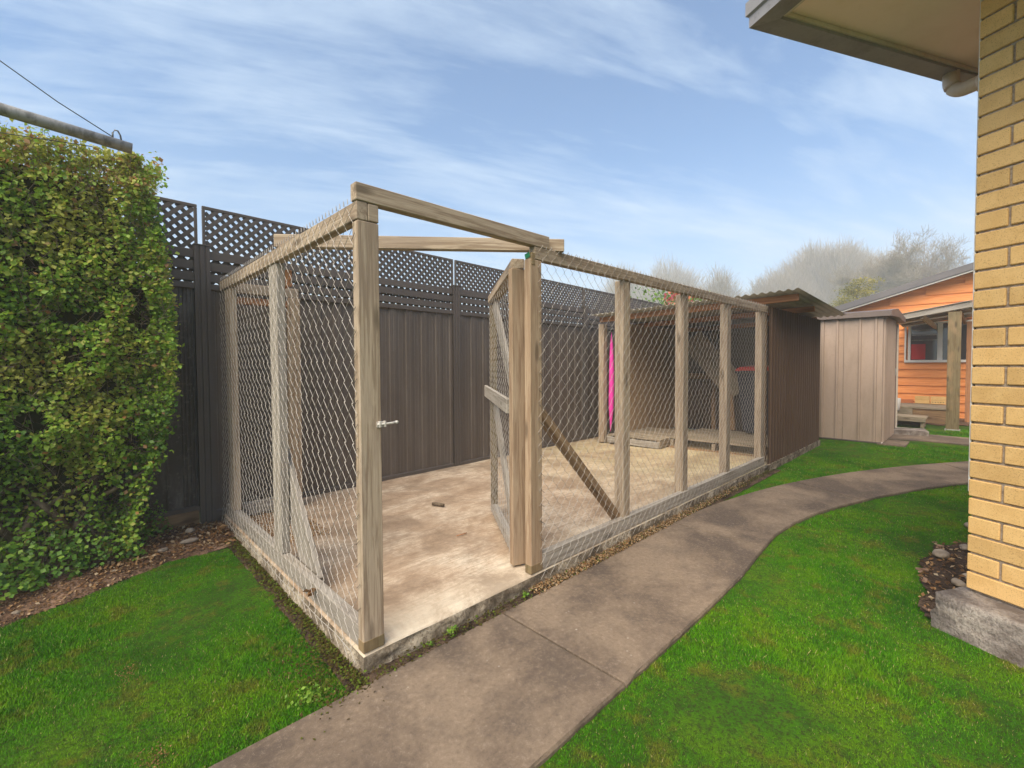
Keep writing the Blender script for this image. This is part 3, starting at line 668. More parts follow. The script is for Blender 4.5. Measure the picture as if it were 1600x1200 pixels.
# staples of bent wire up the two door posts
for (px_, py_) in ((-0.004, 0.012), (1.046, -0.003)):
    A_ = []; B_ = []
    for k in range(17):
        z = 0.25 + k * 0.09 + rnd.uniform(-.01, .01)
        a = np.array([px_ - 0.030 if px_ > 0.5 else px_, py_ , z + 0.025]); b = np.array([px_, py_ - 0.004 if px_ > 0.5 else py_ + 0.03, z]); A_.append(a); B_.append(b)
    strips('wire_ties', np.array(A_), np.array(B_), 0.0026, 0.0026, np.full(len(A_), 0.5), M['cable'], run, 'stuff')

# open gate
gh = Vector((0.985, 0.135, 0)); gf = Vector((1.475, 0.895, 0)); gd = (gf - gh).normalized(); gn = Vector((-gd.y, gd.x, 0))
def gp(u, n, z): return gh + gd * u + gn * n + Vector((0, 0, z))
GL = (gf - gh).length
gate = timber('gate', gp(0, 0, ZS + 0.012), gp(0, 0, 1.742), 0.090, 0.045, M['timber_warm'], run, xh=(1, -0.35, 0))
timber('gate_top_rail', gp(-0.02, 0, 1.770), gp(GL, 0, 1.700), 0.055, 0.07, M['timber'], gate, xh=(0, 0, 1))
timber('gate_stile', gp(GL - 0.02, 0, 0.17), gp(GL - 0.02, 0, 1.66), 0.06, 0.045, M['timber_green'], gate, xh=gd)
timber('gate_bottom_rail', gp(0.04, 0, 0.145), gp(GL, 0, 0.145), 0.06, 0.045, M['timber_grey'], gate, xh=(0, 0, 1))
timber('gate_middle_rail', gp(0.03, 0.05, 0.985), gp(GL + 0.05, 0.05, 1.02), 0.085, 0.022, M['timber_grey'], gate, xh=(0, 0, 1))
timber('gate_brace', gp(GL - 0.10, 0.0, 1.655), gp(0.07, 0.0, 1.035), 0.11, 0.022, M['timber_grey'], gate, xh=(0, 0, 1))
timber('gate_brace', gp(GL - 0.10, 0.0, 0.93), gp(0.09, 0.0, 0.20), 0.11, 0.022, M['timber_grey'], gate, xh=(0, 0, 1))
timber('hinge', (1.03, 0.080, 0.95), (1.03, 0.080, 1.13), 0.012, 0.02, M['white'], gate)
net('gate_chain_link', lambda u, z: gp(u + 0.03, 0.030, z), tuple(gn), GL - 0.02, 1.62, gate, z0=0.13)
for a_, b_ in (((1.03, 0.05, 0.45), (1.0, 0.14, 0.45)), ((1.03, 0.05, 1.5), (1.0, 0.14, 1.5))):
    timber('hinge', a_, b_, 0.05, 0.004, M['steel'], gate, xh=(0, 0, 1), bev=0.001)

# ------------------------------------------------------------------ lean-to shed at the end of the run
lean = empty('lean_to_shed', (4.8, 0.0, 0.05), 'open-fronted brown corrugated lean-to at the far end of the wire run', 'shed')
tp = []
for k in range(22):
    tp += [(k * 0.102, 0.0), (k * 0.102 + 0.050, 0.0), (k * 0.102 + 0.062, 0.016), (k * 0.102 + 0.090, 0.016)]
sheet('side_wall', tp, (4.755, -0.012, 0.085), (1, 0, 0), (0, -1, 0), (0, 0, 1), 1.755, M['corr_brown'], lean)
sheet('back_wall', sine_prof(2.25, 0.076, 0.009, 6), (6.93, 0.01, 0.08), (0, 1, 0), (-1, 0, 0), (0, 0, 1), 1.78, M['corr_inner'], lean, smooth=True)
for y in (0.06, 0.75, 1.45, 2.12): timber('stud', (6.90, y, 0.09), (6.90, y, 1.84), 0.045, 0.07, M['timber_brown'], lean)
timber('nog', (6.88, 0.1, 1.0), (6.88, 2.1, 1.0), 0.09, 0.04, M['timber_brown'], lean, xh=(0, 0, 1))
abox('lining_board', (5.08, 2.075, 0.10), (6.86, 2.090, 1.82), M['ply'], lean, bev=0.001)
timber('front_post', (4.80, 2.215, 0.07), (4.80, 2.215, 1.80), 0.09, 0.09, M['timber'], lean)
timber('front_post', (4.84, 0.075, 0.10), (4.84, 0.075, 1.77), 0.045, 0.09, M['timber_brown'], lean)
# roof slopes gently away from the run
def rz(x, y): return 1.985 - 0.042 * (x - 4.65) - 0.022 * (y + 0.25)
timber('roof_beam', (4.79, -0.285, rz(4.79, -0.285) - 0.06), (4.79, 2.25, rz(4.79, 2.25) - 0.06), 0.07, 0.045, M['timber_orange'], lean, xh=(0, 0, 1))
timber('roof_beam', (5.75, -0.22, rz(5.75, -0.22) - 0.058), (5.75, 2.25, rz(5.75, 2.25) - 0.058), 0.065, 0.045, M['timber_orange'], lean, xh=(0, 0, 1))
timber('roof_beam', (6.80, -0.02, rz(6.8, 0) - 0.058), (6.80, 2.25, rz(6.8, 2.25) - 0.058), 0.065, 0.045, M['timber_orange'], lean, xh=(0, 0, 1))
for k, (ya, yb) in enumerate(((-0.34, 0.50), (0.46, 1.30), (1.26, 2.28))):
    w_ = yb - ya
    Udir = Vector((0, 1, -0.022)).normalized(); Vdir = Vector((1, 0, -0.042)).normalized()
    sheet('roof_sheet', sine_prof(w_, 0.084, 0.010, 8), (4.60, ya, rz(4.60, ya) - 0.004 + (k % 2) * 0.003), Udir, Vdir.cross(Udir), Vdir, 2.40, M['corr_roof'], lean, smooth=True)
rough_face('footing', (4.74, -0.030, 0), (7.06, -0.030, 0), (0, -1, 0), -0.01, 0.085, M['slab_side'], lean, amp=0.01, nx=90)
abox('footing_top', (4.74, -0.032, 0.078), (7.06, 0.03, 0.084), M['slab_side'], lean, bev=0)

# pallets
def pallet(loc, wd, dp, n, label, mat, rot=0.0, h=0.14):
    o = empty('pallet', loc, label, 'pallet', 'timber pallets on the floor of the lean-to')
    x0, y0, z0 = loc
    RM = Matrix.Translation(loc) @ Matrix.Rotation(rot, 4, 'Z')
    def P(x, y, z): return RM @ Vector((x, y, z))
    xd = RM.to_3x3() @ Vector((1, 0, 0))
    for i in range(3):
        timber('bearer', P(0, -wd * i / 2 * 0.94 - 0.03, 0.055), P(dp, -wd * i / 2 * 0.94 - 0.03, 0.055), 0.09 if mat != 'deck' else 0.09, 0.045, M[mat], o, xh=(0, 0, 1))
    bw = dp / n
    for i in range(n): timber('deck_board', P(bw * (i + 0.45), 0, h - 0.028 + rnd.uniform(-.002, .002)), P(bw * (i + 0.45), -wd, h - 0.028), bw * 0.80, 0.020, M[mat], o, xh=xd)
    return o
pallet((4.79, 2.12, 0.068), 0.80, 1.1, 8, 'low closed timber pallet in the left corner beside the pink board', 'deck', 0.05)
timber('front_board', (4.782, 2.12, 0.118), (4.822, 1.33, 0.118), 0.085, 0.022, M['timber_grey'], bpy.data.objects['pallet'], xh=(0, 0, 1))
p2 = pallet((5.12, 1.33, 0.068), 1.18, 1.2, 9, 'wider timber pallet with open dark gaps under its deck', 'deck', 0.05, h=0.15)
timber('bottom_board', (5.10, 1.33, 0.076), (5.16, 0.16, 0.076), 0.016, 0.08, M['timber_brown'], p2, xh=(0, 0, 1))
# pink board
V = []; F = []; n = 18
for i in range(n + 1):
    t = i / n; w = 0.085 * (math.sin(math.pi * min(1, t * 0.86 + 0.14)) ** 0.55 if t > 0 else 0.05) * (0.25 + 0.75 * min(1, t * 4)) * (1 if t < 0.93 else 0.7)
    cx, cy, cz = 4.83 + 0.02 * t, 2.135 - 0.01 * math.sin(math.pi * t), 0.215 + 1.47 * t
    for k in range(10):
        a = 2 * math.pi * k / 10; V.append((cx + 0.06 * w / 0.115 * math.cos(a), cy + 0.6 * w / 2 * math.sin(a) * 1.5 - 0.035, cz))
for i in range(n):
    for k in range(10): F.append((i * 10 + k, i * 10 + (k + 1) % 10, (i + 1) * 10 + (k + 1) % 10, (i + 1) * 10 + k))
F.append(tuple(range(10))[::-1]); F.append(tuple(n * 10 + k for k in range(10)))
pk = mesh_obj('foam_board', V, F, M['pink'], smooth=True); props(pk, 'tall bright pink tapered board standing upright inside the lean-to', 'board')
lb = empty('leaning_board', (6.3, 1.2, 0.22), 'wide pale board propped diagonally at the back of the lean-to', 'board')
timber('panel', (6.42, 1.62, 1.62), (6.38, 0.86, 0.78), 0.018, 0.38, M['deck'], lb, xh=(1, 0, 0))
timber('batten', (6.36, 0.95, 0.20), (6.40, 1.02, 0.86), 0.04, 0.10, M['timber_brown'], lb)
# wheelie bin with a red lid
bn = empty('wheelie_bin', (6.25, 0.52, 0.22), 'dark wheelie bin with a red lid at the back of the lean-to', 'bin')
bm = bmesh.new(); bmesh.ops.create_cube(bm, size=1.0)
for v in bm.verts:
    t = v.co.z + 0.5; v.co = Vector((v.co.x * (0.40 + 0.13 * t), v.co.y * (0.40 + 0.14 * t), t * 0.88))
bmesh.ops.bevel(bm, geom=bm.edges[:], offset=0.03, segments=2, affect='EDGES')
bm_obj('bin_body', bm, M['bin'], bn, Matrix.Translation((6.25, 0.50, 0.225)))
abox('bin_rim', (5.97, 0.21, 1.075), (6.53, 0.79, 1.105), M['bin'], bn, bev=0.01)
bm = bmesh.new(); bmesh.ops.create_cube(bm, size=1.0)
for v in bm.verts:
    t = v.co.z + 0.5; v.co = Vector((v.co.x * (0.58 - 0.08 * t), v.co.y * (0.58 - 0.08 * t), t * 0.055 + 0.02 * (v.co.x > 0)))
bmesh.ops.bevel(bm, geom=bm.edges[:], offset=0.012, segments=2, affect='EDGES')
bm_obj('lid', bm, M['red'], bn, Matrix.Translation((6.25, 0.50, 1.106)))
tube('handle', [(5.96, 0.30, 1.09), (5.93, 0.30, 1.10), (5.93, 0.70, 1.10), (5.96, 0.70, 1.09)], 0.013, M['bin'], bn)
for y in (0.27, 0.73): tube('wheel', [(6.45, y - 0.02, 0.30), (6.45, y + 0.02, 0.30)], 0.09, M['bin'], bn, seg=16)

# ------------------------------------------------------------------ tan garden shed
SX0, SX1, SY0, SY1 = 7.78, 9.40, -0.64, 1.25
shed = empty('garden_shed', (8.4, 0.3, 0), 'small tan ribbed steel garden shed between the lean-to and the orange house', 'garden shed')
def ribprof(L, pitch, rib=0.034, h=0.022, first=0.04):
    pr = [(0, 0)]; u = first
    while u + rib < L:
        pr += [(u, 0), (u + 0.006, h), (u + rib - 0.006, h), (u + rib, 0)]; u += pitch
    pr.append((L, 0)); return pr
pw = 0.19
yy = SY0; k = 0
L = SY1 - SY0; n_p = 4; wdt = L / n_p
for k in range(n_p):
    pr = ribprof(wdt - 0.004, wdt / 2.5, first=0.06)
    sheet('wall_sheet', pr, (SX0, SY0 + k * wdt + 0.002, 0.03), (0, 1, 0), (-1, 0, 0), (0, 0, 1), 1.87, M['shed_tan'], shed)
pr = ribprof(1.23, 0.123, rib=0.05, h=0.024, first=0.05)
sheet('wall_sheet', pr, (SX0, SY0, 0.03), (1, 0, 0), (0, -1, 0), (0, 0, 1), 1.87, M['shed_tan'], shed)
dr = abox('door', (SX0 + 1.25, SY0 - 0.004, 0.05), (SX1 - 0.06, SY0 + 0.012, 1.84), M['shed_trim'], shed)
abox('door_handle', (SX0 + 1.29, SY0 - 0.03, 1.0), (SX0 + 1.31, SY0 - 0.006, 1.12), M['galv'], dr)
abox('door_frame', (SX1 - 0.06, SY0 - 0.022, 0.03), (SX1 - 0.005, SY0 + 0.02, 1.88), M['cream'], shed)
abox('door_frame', (SX0 + 1.23, SY0 - 0.014, 0.03), (SX0 + 1.25, SY0 + 0.01, 1.88), M['shed_trim'], shed)
abox('wall_sheet', (SX1 - 0.004, SY0, 0.03), (SX1, SY1, 1.9), M['shed_tan'], shed)
abox('wall_sheet', (SX0, SY1 - 0.004, 0.03), (SX1, SY1, 1.9), M['shed_tan'], shed)
abox('base_rail', (SX0 - 0.012, SY0 - 0.012, 0.005), (SX1, SY0 + 0.0, 0.030), M['white'], shed)
abox('base_rail', (SX0 - 0.022, SY0, 0.012), (SX0 + 0.0, SY1, 0.032), M['fence_dark'], shed)
xa, xb, xm = SX0 - 0.07, SX1 + 0.07, (SX0 + SX1) / 2; ya, yb = SY0 - 0.10, SY1 + 0.08
V = [(xa, ya, 1.975), (xm - .15, ya, 2.055), (xb, ya, 1.975), (xa, yb, 1.975), (xm, yb, 2.055), (xb, yb, 1.975), (xa, ya, 1.895), (xm, ya, 1.93), (xb, ya, 1.895), (xa, yb, 1.895), (xm, yb, 1.93), (xb, yb, 1.895)]
mesh_obj('roof', V, [(0, 3, 4, 1), (1, 4, 5, 2), (0, 1, 7, 6), (1, 2, 8, 7), (3, 9, 10, 4), (4, 10, 11, 5), (0, 6, 9, 3), (2, 5, 11, 8), (6, 7, 10, 9), (7, 8, 11, 10)], M['shed_trim'], shed)
abox('base_slab', (7.70, -0.92, 0.0), (8.25, -0.60, 0.022), M['path'], shed)

# ------------------------------------------------------------------ orange weatherboard house
HX = 12.75
oh = empty('orange_house', (HX, -1, 0), 'neighbouring orange weatherboard house with dark gable roof beyond the sheds', 'house')
def gable(y): return 2.42 + (0.80 - y) * 0.295     # underside of the roof at y
nb = int(5.2 / 0.18); y_l, y_r = 1.2, -6.5
WY0, WY1, WZ0, WZ1 = -0.50, -2.60, 1.25, 2.10
for k in range(26):
    z = -0.02 + k * 0.18
    segs = [(y_l, y_r)]
    if z + 0.18 > WZ0 + 0.02 and z < WZ1 - 0.02: segs = [(y_l, WY0 + 0.04), (WY1 - 0.04, y_r)]
    for (ya_, yb_) in segs:
        zt = z + 0.205
        # follow the gable slope at the left end
        yy = ya_
        if gable(yy) < zt: yy = 0.80 - (zt - 2.42) / 0.295
        if yy <= yb_ + 0.05: continue
        Vv = [(HX + 0.0, yy, z + 0.012), (HX - 0.032, yy, z), (HX - 0.004, yy, zt), (HX + 0.01, yy, zt), (HX, yb_, z + 0.012), (HX - 0.032, yb_, z), (HX - 0.004, yb_, zt), (HX + 0.01, yb_, zt)]
        mesh_obj('weatherboard', Vv, [(0, 1, 2, 3), (7, 6, 5, 4), (0, 4, 5, 1), (1, 5, 6, 2), (2, 6, 7, 3), (3, 7, 4, 0)], M['weatherboard'], oh)
abox('wall_core', (HX + 0.03, y_r, 0), (HX + 0.2, y_l, 2.2), M['weatherboard'], oh, bev=0)
# gable infill behind the boards, dark verge and white barge line
mesh_obj('gable_wall', [(HX + 0.03, 0.9, 2.2), (HX + 0.03, -6.5, 2.2), (HX + 0.03, -6.5, gable(-6.5)), (HX + 0.03, 0.9, gable(0.9)), (HX + 0.2, 0.9, 2.2), (HX + 0.2, -6.5, 2.2), (HX + 0.2, -6.5, gable(-6.5)), (HX + 0.2, 0.9, gable(0.9))], [(0, 1, 2, 3), (7, 6, 5, 4), (0, 3, 7, 4), (1, 5, 6, 2), (3, 2, 6, 7)], M['weatherboard'], oh)
timber('barge_board', (HX - 0.30, 1.35, gable(1.35) - 0.015), (HX - 0.30, -6.5, gable(-6.5) - 0.015), 0.035, 0.03, M['white'], oh, xh=(0, 0, 1))
timber('roof_verge', (HX - 0.32, 1.38, gable(1.38) + 0.075), (HX - 0.32, -6.5, gable(-6.5) + 0.075), 0.135, 0.05, M['roofing'], oh, xh=(0, 0, 1))
mesh_obj('roof', [(HX - 0.30, 1.4, gable(1.4) + 0.09), (HX + 6, 1.4, gable(1.4) + 0.09), (HX + 6, -6.5, gable(-6.5) + 0.09), (HX - 0.30, -6.5, gable(-6.5) + 0.09), (HX - 0.30, 1.4, gable(1.4) + 0.05), (HX + 6, 1.4, gable(1.4) + 0.05), (HX + 6, -6.5, gable(-6.5) + 0.05), (HX - 0.30, -6.5, gable(-6.5) + 0.05)], [(0, 1, 2, 3), (7, 6, 5, 4), (0, 4, 5, 1), (1, 5, 6, 2), (2, 6, 7, 3), (3, 7, 4, 0)], M['roofing'], oh)
win = empty('window', (HX, -1, 1.2), None, None, parent=oh); 
def frame(n_, lo, hi, mat='white'): return abox(n_, lo, hi, M[mat], win, bev=0.004)
frame('sill', (HX - 0.06, WY1 - 0.05, WZ0 - 0.04), (HX + 0.02, WY0 + 0.06, WZ0 + 0.015))
frame('frame', (HX - 0.04, WY1, WZ1 - 0.04), (HX + 0.02, WY0, WZ1))
for y0_, w_ in ((WY0, 0.045), (-0.98, 0.085), (-1.62, 0.06), (WY1 + 0.06, 0.06)): frame('frame', (HX - 0.04, y0_ - w_, WZ0 + 0.016), (HX + 0.02, y0_, WZ1 - 0.042))
for ya_, yb_ in ((WY0 - 0.045, -0.98), (-1.065, -1.62), (-1.68, WY1 + 0.06)): frame('pane', (HX - 0.002, yb_ + 0.001, WZ0 + 0.017), (HX + 0.004, ya_ - 0.001, WZ1 - 0.043), 'glass')
frame('curtain', (HX - 0.008, -0.79, WZ0 + 0.03), (HX - 0.003, -0.548, 1.62), 'redcloth')
for k in range(3): frame('glazing_bar', (HX - 0.014, -0.975, 1.70 + k * 0.11), (HX - 0.004, -0.56, 1.712 + k * 0.11), 'galv')
abox('wall_trim', (HX - 0.05, -0.47, 1.25), (HX - 0.02, -0.44, 2.12), M['white'], oh)

# veranda posts and clear roof in front of it
ver = empty('veranda', (10.35, -1.3, 0), 'small timber veranda with clear sheet roof and two square posts', 'veranda')
timber('veranda_post', (10.38, -1.315, 0.02), (10.38, -1.315, 2.10), 0.10, 0.17, M['timber_green'], ver)
timber('veranda_post', (12.0, -1.50, 0.02), (12.0, -1.50, 2.02), 0.10, 0.12, M['timber_orange'], ver)
timber('post_foot', (10.38, -1.315, 0.0), (10.38, -1.315, 0.03), 0.12, 0.20, M['galv'], ver)
timber('front_beam', (10.35, -0.50, 2.035), (10.35, -1.49, 2.205), 0.085, 0.045, M['timber_grey'], ver, xh=(0, 0, 1))
timber('end_beam', (10.34, -1.50, 2.205), (12.7, -1.62, 2.10), 0.085, 0.045, M['timber_grey'], ver, xh=(0, 0, 1))
timber('rafter', (10.39, -0.88, 2.055), (12.72, -0.95, 1.98), 0.09, 0.045, M['timber'], ver, xh=(0, 0, 1))
timber('rafter', (10.39, -1.36, 2.13), (12.72, -1.40, 2.05), 0.09, 0.045, M['timber_brown'], ver, xh=(0, 0, 1))
timber('purlin', (11.2, -0.45, 2.035), (11.2, -1.56, 2.19), 0.06, 0.04, M['timber_brown'], ver, xh=(0, 0, 1))
timber('purlin', (12.0, -0.45, 2.015), (12.0, -1.56, 2.15), 0.06, 0.04, M['timber_brown'], ver, xh=(0, 0, 1))
dV = Vector((0, -1, 0.172)).normalized(); dU = Vector((1, 0, -0.035)).normalized()
for k in range(2):
    sheet('roof_sheet', sine_prof(1.22, 0.076, 0.008, 6), (10.29 + k * 1.2, -0.42, 2.090 - 0.035 * 1.2 * k), dU, dU.cross(dV), dV, 1.12, M['clear'], ver, smooth=True)
# things by the veranda
st = empty('timber_step', (11.0, -0.8, 0), 'low weathered timber step with a dark open front beside the tan shed', 'step')
for k in range(4): timber('tread_board', (10.35 + k * 0.11, -0.42, 0.205), (10.35 + k * 0.11, -0.98, 0.195), 0.10, 0.03, M['deck'], st)
for y in (-0.45, -0.92): timber('step_side', (10.33, y, 0.095), (10.76, y, 0.095), 0.17, 0.05, M['deck'], st, xh=(0, 0, 1))
st2 = empty('timber_platform', (11.7, -0.9, 0), 'grey timber platform on blocks behind the low step', 'platform')
for k in range(7): timber('tread_board', (11.2 + k * 0.15, -0.45, 0.325), (11.2 + k * 0.15, -1.22, 0.315), 0.14, 0.035, M['deck'], st2)
for y in (-0.62, -1.12): abox('support_block', (11.2, y - 0.09, 0.02), (11.6, y + 0.09, 0.295), M['block'], st2, bev=0.008)
pv = empty('paving_stone', (9.3, -0.75, 0), 'rough brown paving stone at the foot of the tan shed door', 'paving stone')
bm = bmesh.new(); bmesh.ops.create_cube(bm, size=1.0); bmesh.ops.subdivide_edges(bm, edges=bm.edges[:], cuts=3)
for v in bm.verts: v.co = Vector((v.co.x * 0.42, v.co.y * 0.5, v.co.z * 0.09)) + Vector((mn.noise(v.co * 4), mn.noise(v.co * 4 + Vector((3, 1, 2))), 0)) * 0.02
bm_obj('stone_body', bm, M['footing'], pv, Matrix.Translation((9.25, -0.80, 0.05)) @ Matrix.Rotation(0.2, 4, 'Z'))
def stack_brick(x, y, z, mat, label, holes=False):
    o = empty('loose_brick', (x, y, z), label, 'brick', 'bricks stacked against the orange house')
    abox('brick_body', (x - 0.055, y - 0.115, z), (x + 0.055, y + 0.115, z + 0.076), M[mat], o, bev=0.004)
    if holes:
        for k in range(5): tube('hole_shade', [(x - 0.0565, y - 0.08 + k * 0.04, z + 0.038), (x - 0.0545, y - 0.08 + k * 0.04, z + 0.038)], 0.009, M['depth_shade'], o, seg=8)  # dark discs on the brick face, the holes' shade in their colour
stack_brick(12.1, -0.80, 0.345, 'brick', 'plain yellow brick lying bottom left on the platform')
stack_brick(12.1, -0.80, 0.423, 'brick', 'plain yellow brick on top of the left pair')
stack_brick(12.1, -1.045, 0.345, 'brick', 'yellow brick with a row of holes on the platform', True)
stack_brick(12.1, -1.045, 0.423, 'brick', 'yellow brick lying on top of the holed brick')
stack_brick(12.05, -0.545, 0.345, 'orange_brick', 'orange brick at the left end of the platform')
timber('side_and_shade_board', (11.15, -0.45, 0.20), (11.15, -0.72, 0.20), 0.20, 0.03, M['deck'], st2, xh=(0, 0, 1))
timber('front_and_shade_board', (10.310, -0.43, 0.155), (10.310, -0.97, 0.150), 0.06, 0.025, M['deck'], st, xh=(0, 0, 1))
timber('front_and_shade_board', (10.70, -0.48, 0.09), (10.70, -0.90, 0.09), 0.15, 0.02, M['timber_brown'], st, xh=(0, 0, 1))  # dark board added as the shade under the treads
timber('side_and_shade_board', (11.16, -0.72, 0.165), (11.16, -1.2, 0.16), 0.27, 0.02, M['timber_brown'], st2, xh=(0, 0, 1))  # dark board stands in for the shadow beneath the platform
jar = tube('plastic_tub', [(10.95, -0.47, 0.26), (10.95, -0.47, 0.28), (10.95, -0.47, 0.50), (10.95, -0.47, 0.505)], [0.06, 0.075, 0.095, 0.09], M['clear'], None, seg=18); props(jar, 'cloudy clear plastic tub beside the timber step', 'tub')

# ------------------------------------------------------------------ brick house at the right
bh = empty('brick_house', HC, 'corner of a yellow brick house with deep eaves and grey gutter at the right', 'house')
ZB = 0.165; CP = 0.086
def hw(a, b, z): return HC + ex * a + ey * b + Vector((0, 0, z))
mesh = box_mesh
ang_v = math.atan2(ey.y, ey.x)
def brick_at(length, a, b, z, along_ey):
    """brick whose long side runs along the visible face (ey) or along the hidden face (ex)"""
    me = box_mesh(0.11, length, 0.076, M['brick'], 0.0035)
    o = bpy.data.objects.new('brick', me)
    c = hw(a, b, z)
    th = ang_v - R(90) if along_ey else math.atan2(ex.y, ex.x) - R(90)
    j = Matrix.Rotation(th + rnd.uniform(-0.002, 0.002), 4, 'Z'); c = c + (ex * rnd.uniform(-0.0012, 0.0012) if along_ey else ey * rnd.uniform(-0.0012, 0.0012))
    place(o, Matrix.Translation(c) @ j, bh)
nC = 32
for c_ in range(nC):
    z = ZB + 0.008 + c_ * CP
    # visible face runs from the corner towards -ey
    b = -0.002
    if c_ % 2 == 0:
        start = [0.23]
    else: start = [0.11]
    pos = 0.0; lens = start + [0.23] * 4
    for li, l_ in enumerate(lens):
        brick_at(l_, 0.055, -(pos + l_ / 2), z, True); pos += l_ + 0.010
    pos = 0.12 if c_ % 2 == 0 else 0.24
    if c_ % 2 == 1: pos = 0.0; 
    # return face along ex
    a0 = 0.12 if c_ % 2 == 0 else 0.12
    for q in range(4):
        l_ = 0.11 if (q == 0 and c_ % 2 == 1) else 0.23
        brick_at(l_, a0 + l_ / 2, -0.055, z, False); a0 += l_ + 0.010
def hbox(name, a0, a1, b0, b1, z0, z1, mat, parent, bev=0.003):
    me = box_mesh(a1 - a0, b1 - b0, z1 - z0, M[mat], bev); o = bpy.data.objects.new(name, me); c = hw((a0 + a1) / 2, (b0 + b1) / 2, z0)
    return place(o, Matrix.Translation(c) @ Matrix.Rotation(math.atan2(ex.y, ex.x), 4, 'Z'), parent)
hbox('mortar', 0.0095, 1.2, -1.3, -0.0095, ZB, 2.93, 'mortar', bh, 0)
hbox('wall_rear', 1.05, 6, -5, -0.02, 0, 2.93, 'mortar', bh, 0)
hbox('corner_trim', 0.010, 0.055, 0.0005, 0.007, 0.62, 2.92, 'white', bh, 0.001)
# footing, rough at the corner
bm = bmesh.new(); bmesh.ops.create_cube(bm, size=1.0)
bmesh.ops.subdivide_edges(bm, edges=bm.edges[:], cuts=14, use_grid_fill=True)
for v in bm.verts:
    t = v.co.copy(); fa, fb = -0.165 + (t.x + 0.5) * 0.6, 0.035 - (t.y + 0.5) * 2.2
    z = -0.02 + (t.z + 0.5) * (ZB + 0.02 - 0.004)
    nz = mn.fractal(Vector((fa * 14, fb * 5, z * 16)), 0.8, 2.0, 4)
    p = hw(fa + 0.012 * nz - 0.014 * (0.5 - t.z) , fb + 0.02 * nz - 0.03 * max(0, t.z), z)
    if t.z > 0.49: p.z += 0.004 * nz
    v.co = p
bm_obj('footing', bm, M['footing'], bh, smooth=True)
# eaves: soffit, fascia and gutter on two sides, roof above
EA, EB, ZE = -0.80, 0.50, 2.90
hbox('soffit', EA + 0.12, 5.5, -4.5, EB - 0.10, ZE + 0.03, ZE + 0.042, 'soffit', bh, 0)
hbox('soffit_bead', EA + 0.095, EA + 0.13, -4.5, EB - 0.075, ZE + 0.006, ZE + 0.0285, 'cream', bh, 0.002)
hbox('soffit_bead', EA + 0.131, 5.5, EB - 0.105, EB - 0.075, ZE + 0.006, ZE + 0.0285, 'cream', bh, 0.002)
gprof = [(0.0, 0.16), (0.0, 0.13), (-0.012, 0.125), (-0.012, 0.06), (0.0, 0.052), (0.0, 0.0), (0.095, 0.0), (0.095, 0.16)]
def gutter(a_axis, start, L, out, name='gutter'):
    V = []; F = []; n = len(gprof)
    for t in (0, L):
        for (q, z) in gprof: V.append(start + a_axis * (t if t else (q if True else 0)) * 1.0 + out * (-q) + Vector((0, 0, z)))
    for i in range(n - 1): F.append((i, i + 1, n + i + 1, n + i))
    F.append((0, n, 2 * n - 1, n - 1)); F.append(tuple(range(n))); F.append(tuple(range(2 * n - 1, n - 1, -1)))
    return mesh_obj(name, V, F, M['gutter'], bh)
gutter(ex, hw(EA, EB, ZE - 0.01), 6.5, ey)
gutter(-ey, hw(EA, EB, ZE - 0.01), 5.2, -ex)
hbox('roof', EA + 0.02, 5.5, -4.5, EB - 0.02, ZE + 0.155, ZE + 0.19, 'roofing', bh, 0.002)
# downpipe: elbow under the gutter, sloping back to the wall
dp0 = hw(0.62, 0.44, ZE - 0.012)
pts = [dp0 + Vector((0, 0, 0.01)), dp0 + Vector((0, 0, -0.04))]
for k in range(1, 9):
    a = math.pi / 2 * k / 8 * 1.03; pts.append(dp0 + Vector((0, 0, -0.04)) - ey * (0.075 * (1 - math.cos(a))) + Vector((0, 0, -0.075 * math.sin(a))))
pts += [pts[-1] - ey * 0.28 + Vector((0, 0, -0.015)), pts[-1] - ey * 0.325 + Vector((0, 0, -0.04)), pts[-1] - ey * 0.335 + Vector((0, 0, -0.12)), pts[-1] - ey * 0.335 + Vector((0, 0, -2.6))]
dpipe = tube('downpipe', pts, 0.038, M['pvc'], bh, seg=18)
for s_ in (0.14, 0.19, 0.30): 
    c0 = dp0 - ey * s_ + Vector((0, 0, -0.115 - (s_ - 0.075) * 0.055)); tube('pipe_joint', [c0 + ey * 0.008, c0 - ey * 0.008], 0.0415, M['pvc'], dpipe, seg=18)

# ------------------------------------------------------------------ clothes line arm
cl = empty('clothesline', (-2.2, 0.40, 0), 'galvanised steel clothesline arm with hook and dark wire above the hedge', 'clothesline')
tube('arm', [(-2.2, 0.435, 2.065), (-0.93, 0.45, 2.010), (-0.617, 0.45, 1.989)], 0.0185, M['galv'], cl, seg=16)
tube('arm_pole', [(-2.2, 0.45, 0.0), (-2.2, 0.45, 2.3)], 0.03, M['galv'], cl, seg=16)
hk = Vector((-0.662, 0.449, 2.005))
tube('hook', [hk + Vector((-0.006, -0.002, 0.004)), hk + Vector((-0.006, 0, 0.022)), hk + Vector((0.0, 0, 0.033)), hk + Vector((0.008, 0, 0.033)), hk + Vector((0.014, 0, 0.020)), hk + Vector((0.017, 0, 0.0))], 0.0026, M['cable'], cl, seg=8)
tube('wire', [hk + Vector((-0.006, 0, 0.008)), (-0.80, 0.45, 2.080), (-0.925, 0.45, 2.157), (-1.5, 0.45, 2.56)], 0.0017, M['cable'], cl, seg=6)
tube('wire', [(-0.72, 0.47, 1.970), (-0.93, 0.50, 1.955), (-2.0, 0.6, 1.93)], 0.0013, M['cable'], cl, seg=6)

